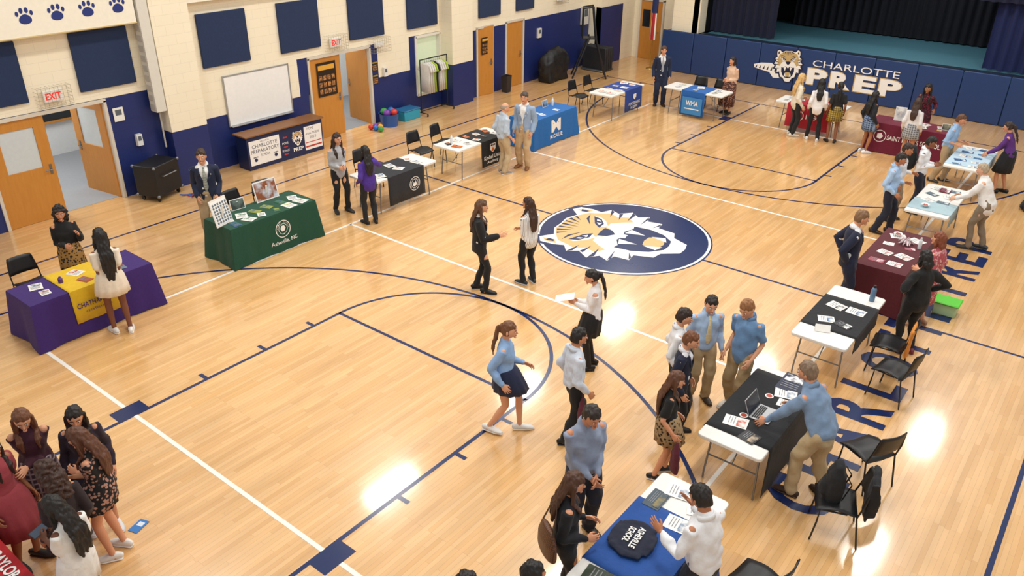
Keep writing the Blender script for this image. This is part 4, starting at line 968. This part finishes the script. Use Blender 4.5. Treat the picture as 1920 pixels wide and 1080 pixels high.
    if bottom in('trousers','shorts'):
        t=MB();torso(t,.012,-.2,.05)
        t.tube([pts[1],pts[2]],[(sec[1][2]*g+.016,sec[1][3]*g+.016),(sec[2][2]*g+.014,sec[2][3]*g+.014)],n=20,ref=sd)
        w=.85 if fem else 1.06
        for i in(0,1):
            t.tube([HIP[i]+V((0,0,.0)),mid(HIP[i],KN[i],.45),KN[i],mid(KN[i],AN[i],.35),mid(KN[i],AN[i],.97)],[.100*g,(.090*w+.002)*g,.075*w,.072*w,.064*w],n=14)
        part('trousers',remesh(t,max(.012,vox),3,.020,10,.8),[fab(bc)])
        if not fem and not jacket and not untuck:
            b_=MB(); cpt=(pts[1]+pts[2])/2-(pts[2]-pts[1])*.12;ax=(pts[2]-pts[1]).normalized(); b_.tube([cpt-ax*.016,cpt+ax*.016],[(.152*g+.017,.106*g+.017)]*2,n=24,ref=sd,round_=False); part('belt',b_,[mat('#3a2416',.5)],ang=40)
    else:
        km=(KN[0]+KN[1])/2
        t=MB();R=[];zt=P0.z+.13;zb=hem
        for q in(0,.12,.35,.7,1):
            z=zt+(zb-zt)*q;c=V((P0.x+(km.x-P0.x)*q*.8,P0.y+(km.y-P0.y)*q*.5,z)) if q>.0 else V((spine(.12,0).x,spine(.12,0).y,z))
            a=(.128+.050*min(1,q*3)**.5+.032*q*flare)*g;b_=(.104+.038*min(1,q*3)**.5+.032*q*flare)*g
            sp_=abs(lf[0]-rf[0])*.15*q
            R.append([c+V(((b_+sp_+.010*q*math.sin(j*pi/2))*math.cos(2*pi*j/48),(a+.010*q*math.sin(j*pi/2))*math.sin(2*pi*j/48),0)) for j in range(48)])
        t.rings(R,0,(True,False)); part('skirt' if bottom!='dress' else 'dress_skirt',t,[mat(bc,.85,0,bk,col2=bc2,scale=1.0) if bk!='fabric' else fab(bc)],solid=.004)
        if legs:
            t=MB()
            for i in(0,1): t.tube([mid(HIP[i],KN[i],.2),mid(HIP[i],KN[i],.5),KN[i],mid(KN[i],AN[i],.3),mid(KN[i],AN[i],.75),AN[i]],[.086*g,.078*g,.057,.058,.043,.040],n=14)
            part('tights',t,[mat(legs,.7)])
    if jacket:
        t=MB();R=[]
        js=[(-.13,.172,.131,.42),(-.03,.171,.129,.25),(.07,.160,.124,.10),(.17,.153,.118,.08),(.28,.169,.131,.28),(.37,.176,.125,.42),(.43,.144,.104,.55),(.475,.086,.076,.85)]
        fs=.93 if fem else 1.0
        for z,a,b_,gap in js:
            c=spine(z,-.004); row=[]
            for j in range(29):
                an=gap+(2*pi-2*gap)*j/28
                row.append(c+(M if z>.05 else M0@Matrix.Rotation(tw,3,'Z'))@V((b_*g*fs*math.cos(an),a*g*fs*math.sin(an),0)))
            R.append(row)
        t.rings(R,0,(False,False),False)
        for i in(0,1): t.tube([mid(SH[i],pts[5],.3),SH[i]+V((0,0,.004)),mid(SH[i],EL[i],.5),EL[i],mid(EL[i],WR[i],.5),mid(EL[i],WR[i],.93)],[.072*g,.071*g,.068*g,.063,.059,.049],n=14)
        for sg in(-1,1):
            for (z0,g0,a0,b0),(z1,g1,a1_,b1) in(((.17,.10,.155,.122),(.30,.30,.174,.137)),((.30,.30,.174,.137),(.43,.55,.152,.110))):
                q=[]
                for z,gp,a,b_,wd in((z0,g0,a0,b0,.0 if z0<.2 else .26),(z1,g1,a1_,b1,.26 if z1<.35 else .1)):
                    c=spine(z,-.002)
                    for an in(gp,gp+wd+.02): q.append(c+M@V(((b_*g*fs+.008)*math.cos(an),sg*(a*g*fs+.008)*math.sin(an),0)))
                t.add(q,[(0,1,3,2)],0)
        part('jacket',t,[fab(jacket)],solid=.006,ang=60)
    for i in(0,1):
        sg=1 if i==0 else -1;A=AN[i]+V((0,0,-.075)); t=MB(); yw=math.radians(sg*sk)
        F4=Matrix.Translation(A)@Matrix.Rotation(yw,4,'Z')
        t.tube([(-.075,0,.05),(-.045,0,.055),(.0,0,.055),(.05,0,.045),(.10,0,.036),(.15,0,.03),(.175,0,.026)],[(.028,.035),(.036,.042),(.038,.048),(.042,.036),(.047,.028),(.040,.022),(.028,.016)],n=14,ref=(0,1,0),M=F4)
        t.tube([(-.078,0,.012),(0,0,.012),(.1,0,.012),(.185,0,.012)],[(.034,.012),(.038,.012),(.05,.012),(.03,.012)],n=14,ref=(0,1,0),mi=1,M=F4)
        part('shoe',t,[mat(shoes,.5),mat(sole or shoes,.6)])
    cap={'short':'short','long':'long','pony':'pony','curly':'curly','bald':'bald','braids':'long','bob':'long'}[hair]
    hb=MB(); C=CAPS[cap]; hb.add([HC+MH@(v*hs) for v in C.v],C.f)
    hp=lambda a,b,c: HC+MH@(V((a,b,c))*hs)
    tail=[]
    if hair in('long','braids'):
        tail.append(([hp(-.05,0,.02),hp(-.075,0,-.07),tp(-.115,0,.40),tp(-.132,0,.30),tp(-.130,0,.30-hairlen)],[(.082,.048),(.08,.042),(.088,.032),(.082,.028),(.05,.016)]))
        for sg in(-1,1): tail.append(([hp(-.0,sg*.076,.02),hp(.0,sg*.080,-.07),tp(.035,sg*.082,.455),tp(.108,sg*.078,.37),tp(.126,sg*.074,.37-hairlen*.7)],[(.028,.020),(.028,.022),(.030,.020),(.030,.016),(.014,.010)]))
    if hair=='bob':
        tail.append(([hp(-.04,0,.0),hp(-.07,0,-.09),hp(-.07,0,-.13)],[(.082,.05),(.084,.05),(.066,.035)]))
        for sg in(-1,1): tail.append(([hp(.0,sg*.076,.02),hp(.005,sg*.082,-.06),hp(.01,sg*.077,-.12)],[(.032,.022),(.033,.024),(.026,.018)]))
    if hair=='curly':
        tail.append(([hp(-.05,0,.0),hp(-.08,0,-.1),tp(-.10,0,.42)],[(.115,.065),(.12,.065),(.10,.045)]))
    if hair=='pony':
        tail.append(([hp(-.10,0,.05),hp(-.140,0,.02),hp(-.145,0,-.08),tp(-.15,0,.40),tp(-.15,0,.40-hairlen)],[(.020,.020),(.030,.028),(.036,.028),(.032,.024),(.012,.010)]))
    for P_,R_ in tail: hb.tube(P_,R_,n=16,ref=sd)
    if hair=='braids':
        for j in range(9): hb.tube([hp(-.07,-.07+j*.0175,-.05),tp(-.145,-.09+j*.0225,.35),tp(-.15,-.08+j*.02,.10+.02*(j%3))],[.012,.011,.009],n=6)
    if hair=='bald': hm=hb
    else: hm=remesh(hb,.009 if vox<.012 else .012,1 if hair=='curly' else 2,.014 if hair!='curly' else .035,45 if hair!='curly' else 28,.25 if hair!='curly' else 1)
    part('hair',hm,[mat(hc,.55,0,'hair')])
    W=Matrix.Translation((x,y,0))@Matrix.Rotation(rzw,4,'Z')
    return o,[ (W@(h[0]*s), W.to_3x3()@h[1], W.to_3x3()@h[2]) for h in hands],rzw
# left row
person(-5.6,-7.85,-10,1.64,'person in black top and leopard skirt gesturing behind purple table','f','#c98f6c','curly','#1d130e',top='#141416',bottom='skirt',bc='#9a7238',bk='spots',bc2='#1d140c',hem=.55,lh=(.26,.14,1.22),rh=(.20,-.08,1.05),look=-15)
person(-4.02,-8.0,165,1.74,'person in cream tiered dress facing purple table','f','#7a4a32','braids','#120d0c',top='#f2e6d2',sleeve='short',bottom='dress',bc='#f2e6d2',hem=.66,lh=(.20,.08,1.08),rh=(.18,-.06,1.08),shoes='#f0ede8',flare=1.9,lf=(.05,.1),rf=(-.05,-.1),hairlen=.3)
person(-5.86,-5.15,-35,1.84,'person in navy blazer and khaki trousers standing behind green table','m','#d7a17f','short','#3a2617',top='#f0efec',jacket='#16203c',bottom='trousers',bc='#b49a74',tie='#2c4a38',shoes='#3b2a1c',look=-5,lh=(.10,.16,.88),rh=(.10,-.16,.88))
person(-5.13,-2.65,-15,1.70,'person in grey sweatshirt and black trousers with arms bent','f','#dba684','long','#2e1b12',top='#b9b9bc',sleeve='long',untuck=True,bc='#1b1b1e',shoes='#2a2a2c',lh=(.22,.02,1.04),rh=(.21,-.08,1.02),look=10,lf=(.05,.1),rf=(-.05,-.12))
person(-4.22,-2.70,160,1.62,'person in purple sweater raising one hand, seen from behind','f','#a8744f','long','#17100e',top='#4b2c93',untuck=True,bc='#1b1b1e',shoes='#1b1b1e',lh=(.10,.20,.90),rh=(.22,-.18,1.36),look=10,hairlen=.12)
person(-4.05,1.30,75,1.68,'person in light blue shirt and khakis beside black table runner','m','#d9a583','bald','#9c8b7a',top='#bccbdb',bc='#c4ae8a',shoes='#8d8a84',sole='#efefef',sleeve='roll',rh=(.10,-.21,.86),look=-20)
person(-3.92,1.92,-75,1.84,'person in light blue blazer and khaki trousers facing the room','m','#d39b78','short','#4b3f38',top='#f1efeb',jacket='#93a9c4',bc='#cbaf87',shoes='#8a5a34',lh=(.08,.21,.85),rh=(.08,-.21,.85),look=5)
# centre
person(-.68,-3.52,40,1.68,'person in black cardigan and white top gesturing with open hand','f','#dcab88','long','#5a3b25',top='#ece7df',tk='spots',tc2='#8d857c',jacket='#141416',bc='#17171a',shoes='#111',lh=(.12,.18,.94),rh=(.30,-.18,1.10),lhand='relax',rhand='flat',lf=(-.06,.10),rf=(.10,-.09),hairlen=.06)
person(-.22,-2.78,165,1.60,'person in white striped shirt with arms folded, seen from behind','f','#c98f6c','long','#3a2015',top='#f0ede8',tk='vstripe',tc2='#9aa0aa',bc='#17171a',shoes='#1a2c33',sole='#e8e8e8',untuck=True,lh=(.14,-.03,1.08),rh=(.16,.03,1.04),look=25,hairlen=.14,elb=.8)
o,h,r=person(2.06,-4.30,-150,1.60,'person in white shirt and black skirt holding paper sheet','f','#d39b78','pony','#1c1210',top='#f1eff0',sleeve='long',bottom='skirt',bc='#141418',hem=.62,legs='#141418',shoes='#111',lh=(.28,.05,1.12),rh=(.26,-.04,1.12),lhand='grip',rhand='grip',nod=18,hairlen=.14)
b=MB();b.box((0,0,0),(.2,.27,.003),0);p_=(h[0][0]+h[1][0])/2; q=mk('paper_sheet',b,[mWhite],loc=p_+V((-.06,-.04,.03)),rz=r+HP,label='white paper sheet held by person',cat='paper',smooth=False); q.rotation_euler=(.25,0,r+HP)
person(2.0,-6.22,28,1.66,'person in light blue sweater and navy skirt walking','f','#dba684','pony','#6b4227',top='#8fb1dc',bottom='skirt',bc='#1b2444',hem=.68,shoes='#e8e6e2',lf=(.20,.06),rf=(-.18,-.07),rz_=.02,lh=(.22,.18,.96),rh=(.02,-.22,.86),untuck=True,hairlen=.14,lean=2)
person(2.76,-5.82,55,1.64,'person in pale blue shirt and black trousers carrying maroon bag','m','#c68e68','short','#1a1311',top='#d5deec',bc='#15151a',shoes='#141414',collar='#d5deec',lf=(.14,.09),rf=(-.12,-.09),rh=(.12,-.22,.84),rhand='grip',build=.90)
person(3.74,-7.08,-30,1.76,'person in pale blue shirt and navy trousers, hands clasped','m','#c98f6c','short','#2b211c',top='#8e9ab2',bc='#171d30',shoes='#2a1c14',collar='#98a4ba',lh=(.19,.05,.90),rh=(.20,-.02,.89),look=10,nod=22,build=1.04,vox=.009,elb=.45)
person(4.14,-7.98,42,1.66,'person in black cardigan with brown shoulder bag by blue table','f','#d9a07c','long','#4a2c1c',top='#15161e',bc='#15161e',untuck=True,shoes='#111',rh=(.18,-.12,.98),lh=(.20,.12,1.02),vox=.009,nod=12,hairlen=.08)
person(5.30,-7.50,165,1.74,'person in white shirt gesturing with both hands behind table','m','#b97f5a','short','#17110f',top='#f2f3f6',bc='#22242c',shoes='#111',collar='#f2f3f6',lh=(.34,.20,1.10),rh=(.32,-.18,1.20),lhand='flat',rhand='flat',nod=14,lean=8,vox=.009)
person(3.98,-5.72,35,1.50,'person in black top and leopard skirt at black table','f','#d9a07c','long','#5a3520',top='#141416',sleeve='short',bottom='skirt',bc='#a58a64',bk='spots',bc2='#2a2018',hem=.62,shoes='#17171a',sole='#e9e9e9',lf=(.06,.09),rf=(-.10,-.09),lh=(.12,.17,.92),hairlen=.20,vox=.009,nod=14)
person(3.74,-4.92,15,1.55,'person in navy blazer standing near black table','m','#d9a583','short','#6b3f22',top='#e8eaf0',jacket='#161e38',bc='#15161c',shoes='#141414',nod=14,build=.90)
person(3.46,-4.55,30,1.60,'person in white shirt partly hidden behind others','m','#d9a583','short','#2a1a12',top='#eceef2',bc='#2a2c34',shoes='#141414',collar='#eceef2',nod=10,build=.88)
person(3.60,-4.02,-50,1.64,'person in light blue shirt with striped tie','m','#dba684','short','#1f1511',top='#a9c3e2',bc='#b9a27c',tie='#c9b060',sleeve='long',shoes='#3a2a1c',nod=16,build=.88)
person(4.10,-3.95,-100,1.74,'person in blue short-sleeved shirt and khakis looking down','m','#d9a583','short','#8a5c34',top='#6d93bd',sleeve='short',bc='#ab946e',shoes='#d9d5cc',sole='#f0f0f0',nod=24,collar='#6d93bd',untuck=True,lf=(.03,.11),rf=(-.06,-.11),build=.86,rh=(.10,-.18,.88),lh=(.10,.18,.88))
person(5.36,-4.95,165,1.80,'person in grey-blue shirt and khakis leaning hands on table','m','#d39b78','short','#7a6450',top='#7e98b8',bc='#c6ae86',shoes='#3a2416',lean=30,lh=(.42,.26,.80),rh=(.44,-.22,.80),lhand='flat',rhand='flat',collar='#7e98b8',lf=(.02,.13),rf=(-.22,-.13),nod=-2,look=10,pelv=(-.12,0),vox=.009)
# right row
person(4.26,-.30,25,1.78,'person in navy suit with red tie before maroon table','m','#d9a07c','short','#7a5a3c',top='#eef0f4',jacket='#141c38',bc='#141c38',tie='#b3242b',shoes='#111',lh=(-.06,.14,.92),rh=(-.06,-.14,.90),look=5,nod=10,elb=.5)
person(5.46,-.98,140,1.68,'person in black sweater with hand on hip','f','#a8744f','bob','#120d0c',top='#121214',bc='#121214',shoes='#7a2b3c',untuck=True,lh=(.06,.20,1.02),rh=(.04,-.20,1.02),build=1.12,nod=14,elb=1.4)
person(5.42,.0,170,1.62,'person in pink floral dress standing behind maroon table','f','#dba684','bob','#7a3f24',top='#b0525c',tk='spots',tc2='#d9a7a5',sleeve='short',bottom='dress',bc='#b0525c',bk='spots',bc2='#d9a7a5',hem=.45,shoes='#b98a68',build=1.12,lh=(.18,.10,1.0),rh=(.16,-.10,1.0))
person(5.40,3.78,175,1.72,'person in loose white jacket leaning over folding table','f','#dcb094','short','#a8977f',top='#f1efec',untuck=True,bc='#8a7a66',shoes='#3a3a3c',lean=20,lh=(.42,.14,.92),rh=(.40,-.12,.92),lf=(.0,.1),rf=(-.2,-.1),pelv=(-.08,0),build=1.22)
person(5.20,7.45,175,1.64,'person in purple top and black skirt leaning over table','f','#d39b78','pony','#2a1a14',top='#5a2a7c',bottom='skirt',bc='#17171b',hem=.5,shoes='#17171b',lean=16,lh=(.36,.14,.88),rh=(.34,-.12,.88),pelv=(-.06,0),lf=(.02,.1),rf=(-.15,-.1))
person(3.85,3.45,10,1.68,'person in light blue shirt and navy trousers at folding table','m','#b97f5a','short','#1d1412',top='#a9c8ea',bc='#1b2033',shoes='#3a2416',lf=(.14,.1),rf=(-.12,-.1),lh=(.22,.12,1.05),rh=(.1,-.2,.9),nod=14,collar='#a9c8ea',build=.92)
person(3.78,4.20,0,1.66,'person in pale shirt and tan trousers at folding table','m','#b97f5a','short','#2b1a12',top='#dfe2e8',bc='#9a8a70',shoes='#222',nod=14,lh=(.22,.12,1.05),build=.92)
person(4.02,4.98,5,1.66,'person in white shirt with dark backpack at folding table','m','#8a5a3c','short','#120d0b',top='#eef0f4',bc='#1b2033',shoes='#111',nod=18,lh=(.22,.08,1.1),rh=(.22,-.08,1.1),collar='#eef0f4',build=.92)
bag((3.79,4.96,.95),pi,'dark backpack worn on back of person in white shirt')
person(4.02,7.35,0,1.64,'person in light blue shirt and khakis at folding table','m','#d39b78','short','#5a3a22',top='#9cbfe6',sleeve='roll',bc='#b09a78',shoes='#333',lean=10,lh=(.30,.10,1.0),rh=(.2,-.13,.98),lf=(.05,.1),rf=(-.15,-.1),collar='#9cbfe6',build=.92)
# far row
V2=dict(vox=.014)
person(3.0,8.30,90,1.60,'person in white top and grey skirt at maroon table','f','#c98f6c','long','#3a2418',top='#e9e6e6',sleeve='long',bottom='skirt',bc='#6a7078',bk='plaid',bc2='#c0c4c8',hem=.62,shoes='#eee',hairlen=.08,**V2)
person(2.9,9.78,-90,1.72,'person in dark maroon dress leaning behind maroon table','f','#a8744f','long','#17100e',top='#3b1420',tk='spots',tc2='#7a2438',bottom='dress',bc='#3b1420',bk='spots',bc2='#7a2438',hem=.4,lean=14,lh=(.12,.25,1.02),rh=(.30,-.12,.95),shoes='#111',hairlen=.08,**V2)
person(1.98,8.40,60,1.58,'person in dark top and plaid skirt beside maroon table','f','#a8744f','long','#120d0c',top='#151923',bottom='skirt',bc='#27406a',bk='plaid',bc2='#8fa5c4',hem=.62,shoes='#eee',hairlen=.14,**V2)
person(.02,8.62,50,1.68,'blonde person in cream top and black trousers','f','#e0b597','long','#c9a468',top='#e6ddc9',untuck=True,bc='#1a1a1d',shoes='#e0d8c8',lh=(.22,.10,1.0),hairlen=.10,**V2)
person(.60,8.58,110,1.64,'person in white shirt and black trousers at red table','f','#8a5a3c','long','#100c0b',top='#f0eeee',untuck=True,bc='#151518',shoes='#eee',lf=(.06,.14),rf=(-.06,-.14),hairlen=.10,**V2)
person(1.05,8.72,115,1.60,'person in black top and yellow plaid skirt at red table','f','#8a5a3c','pony','#100c0b',top='#17171a',sleeve='short',bottom='skirt',bc='#b79a3a',bk='plaid',bc2='#2a2a22',hem=.60,shoes='#222',**V2)
person(-2.25,9.5,-110,1.66,'person in cream sweater and floral skirt behind blue table','f','#d39b78','bob','#1f1613',top='#e0bb9c',untuck=True,bottom='skirt',bc='#4a2c28',bk='spots',bc2='#b07a60',hem=.25,build=1.12,shoes='#222',lh=(.16,.08,1.02),rh=(.16,-.08,1.02),**V2)
person(-4.22,9.0,-55,1.78,'person in navy suit standing beside blue table','m','#d39b78','short','#4a3020',top='#f0f0f0',jacket='#18223f',bc='#18223f',tie='#3a4a70',shoes='#3a2416',**V2)
# near group
person(-.62,-10.58,-20,1.68,'person in maroon sweater and plaid skirt with arms crossed','f','#dba684','long','#6a4027',top='#3f1226',bottom='skirt',bc='#3a2230',bk='plaid',bc2='#9a8a90',hem=.62,shoes='#222',lh=(.20,-.08,1.06),rh=(.22,.08,1.03),nod=20,vox=.009,untuck=True,hairlen=.14)
person(-.30,-10.22,-25,1.64,'person with dark hair standing behind friends','f','#d39b78','long','#1b120f',top='#2a1c2c',bottom='skirt',bc='#1d2036',hem=.62,shoes='#ddd',nod=15,vox=.009)
person(.18,-10.34,-140,1.66,'person in black floral dress and white sneakers','f','#d9a07c','long','#5a3420',top='#17151a',tk='spots',tc2='#b98a7a',sleeve='short',bottom='dress',bc='#17151a',bk='spots',bc2='#b98a7a',hem=.70,shoes='#efece6',sole='#ffffff',lh=(.20,-.02,1.08),rh=(.20,.06,1.10),nod=24,vox=.009,hairlen=.12)
person(.40,-10.78,-175,1.60,'person with curly brown hair in dark dress seen from behind','f','#b97f5a','curly','#3a2015',top='#2a1c20',bottom='dress',bc='#2a1c20',hem=.65,shoes='#ddd',nod=25,vox=.009)
o,h,r=person(.86,-10.92,-160,1.58,'person in white dress with dark braids holding phone','f','#6b432e','braids','#15100e',top='#f4f2ee',sleeve='short',bottom='dress',bc='#f4f2ee',hem=.62,shoes='#eee',lh=(.26,.06,1.12),rh=(.24,-.10,1.08),lhand='grip',nod=28,vox=.009,hairlen=.10)
b=MB();b.box((0,0,0),(.075,.15,.009),0);b.box((0,0,.005),(.068,.14,.002),1); q=mk('smartphone',b,[mBlack,mat('#3a4a60',.2)],loc=h[0][0]+V((0,0,.02)),rz=r,label='black smartphone held in hand',cat='phone',bevel=.003); q.rotation_euler=(0,-.6,r)
person(-.42,-10.98,20,1.64,'person in red ruffled dress at edge of group','f','#a8744f','long','#2a1712',top='#a8434b',sleeve='short',bottom='dress',bc='#a8434b',hem=.5,shoes='#333',vox=.009,flare=1.8)
person(4.46,-8.98,20,1.60,'dark-haired person near blue table','m','#b97f5a','short','#100c0b',top='#2c6f66',bc='#22242c',shoes='#111')
person(4.10,-9.36,30,1.56,'dark-haired person in grey shirt','m','#b97f5a','short','#1c1512',top='#8a8f96',bc='#22242c',shoes='#111')
# carried bags
def pouch(loc,label,col='#5c1a2c',h=.34,w=.13):
    b=MB(); b.tube([(0,0,0),(0,0,-h*.4),(0,0,-h)],[(.02,.02),(w*.8,.04),(w,.05)],n=14); b.tube([(0,0,0),(0,.01,.08)],.005,6); r=remesh(b,.01,2,.012,16); mk('drawstring_bag',r,[fab(col)],loc=loc,rz=.8,label=label,cat='bag',ang=180)
pouch((2.96,-5.92,.74),'maroon drawstring bag hanging from hand',h=.28,w=.09);pouch((4.20,-5.86,.66),'maroon drawstring bag held beside leopard skirt',w=.11);pouch((1.82,-6.10,1.08),'maroon drawstring bag slung behind shoulder',h=.26,w=.1)
b=MB(); b.tube([(0,0,-.14),(0,0,0),(0,0,.12)],[(.19,.06),(.18,.06),(.13,.035)],n=18); r_=remesh(b,.012,2)
hb=mk('shoulder_bag',r_,[mat('#6b4228',.5,0,'plaid',col2='#3a2214',scale=2.5)],loc=(4.09,-8.20,1.0),rz=1.0,label='brown checked leather shoulder bag worn by person',cat='handbag',ang=180)
b=MB(); b.tube([(0,-.12,.12),(.05,-.06,.30),(.08,.0,.40),(.05,.08,.30),(0,.12,.12)],[(.012,.004)]*5,n=6); mk('strap',b,[mat('#3a2214',.5)],parent=hb)
# ------------------------------------------------------------------ lights
W=bpy.data.worlds.new('world'); SC.world=W; W.use_nodes=True
W.node_tree.nodes['Background'].inputs[0].default_value=(1,.965,.92,1); W.node_tree.nodes['Background'].inputs[1].default_value=.64
for ix,x in enumerate((-5.0,0.2,5.2)):
    for iy,y in enumerate((-7.5,-2.0,3.5,9.0)):
        l=bpy.data.lights.new('high_bay_light','AREA'); l.shape='RECTANGLE'; l.size=.55;l.size_y=1.5; l.energy=145; l.color=(1,.96,.90)
        o=bpy.data.objects.new('high_bay_light',l); COL.objects.link(o); o.location=(x,y,7.8)
        o['label']='suspended rectangular high bay gym light';o['category']='ceiling light';o['group']='gym ceiling lights'
for (x,y,e) in((-11.4,-6.2,70),(-10.9,1.9,60)):
    l=bpy.data.lights.new('room_fill','AREA'); l.size=1.2; l.energy=e; o=bpy.data.objects.new('room_fill',l); COL.objects.link(o); o.location=(x,y,2.9); o['label']='added fill light inside adjoining room';o['category']='ceiling light'  # fill lamps added to brighten the rooms behind the doors
l=bpy.data.lights.new('stage_fill','AREA'); l.size=2; l.energy=90; o=bpy.data.objects.new('stage_fill',l); COL.objects.link(o); o.location=(1,15.6,5.5); o['label']='added fill light above stage platform';o['category']='fill light'  # fill lamp added under the stage roof to light the deck
# ------------------------------------------------------------------ camera
cd=bpy.data.cameras.new('camera'); cam=bpy.data.objects.new('camera',cd); COL.objects.link(cam); SC.camera=cam
yaw,pit,roll=.6609,.4853,.0131
h=V((-math.sin(yaw),math.cos(yaw),0));R=V((math.cos(yaw),math.sin(yaw),0));up=V((0,0,1))
F=h*math.cos(pit)-up*math.sin(pit);U=h*math.sin(pit)+up*math.cos(pit)
R2=R*math.cos(roll)+U*math.sin(roll);U2=U*math.cos(roll)-R*math.sin(roll)
cam.matrix_world=Matrix(((R2.x,U2.x,-F.x,7.1287),(R2.y,U2.y,-F.y,-12.6796),(R2.z,U2.z,-F.z,6.4014),(0,0,0,1)))
cd.sensor_width=36; cd.lens=1509.136/1920*36; cd.clip_start=.05;cd.clip_end=200
SC.view_settings.view_transform='Standard'; SC.view_settings.look='None'
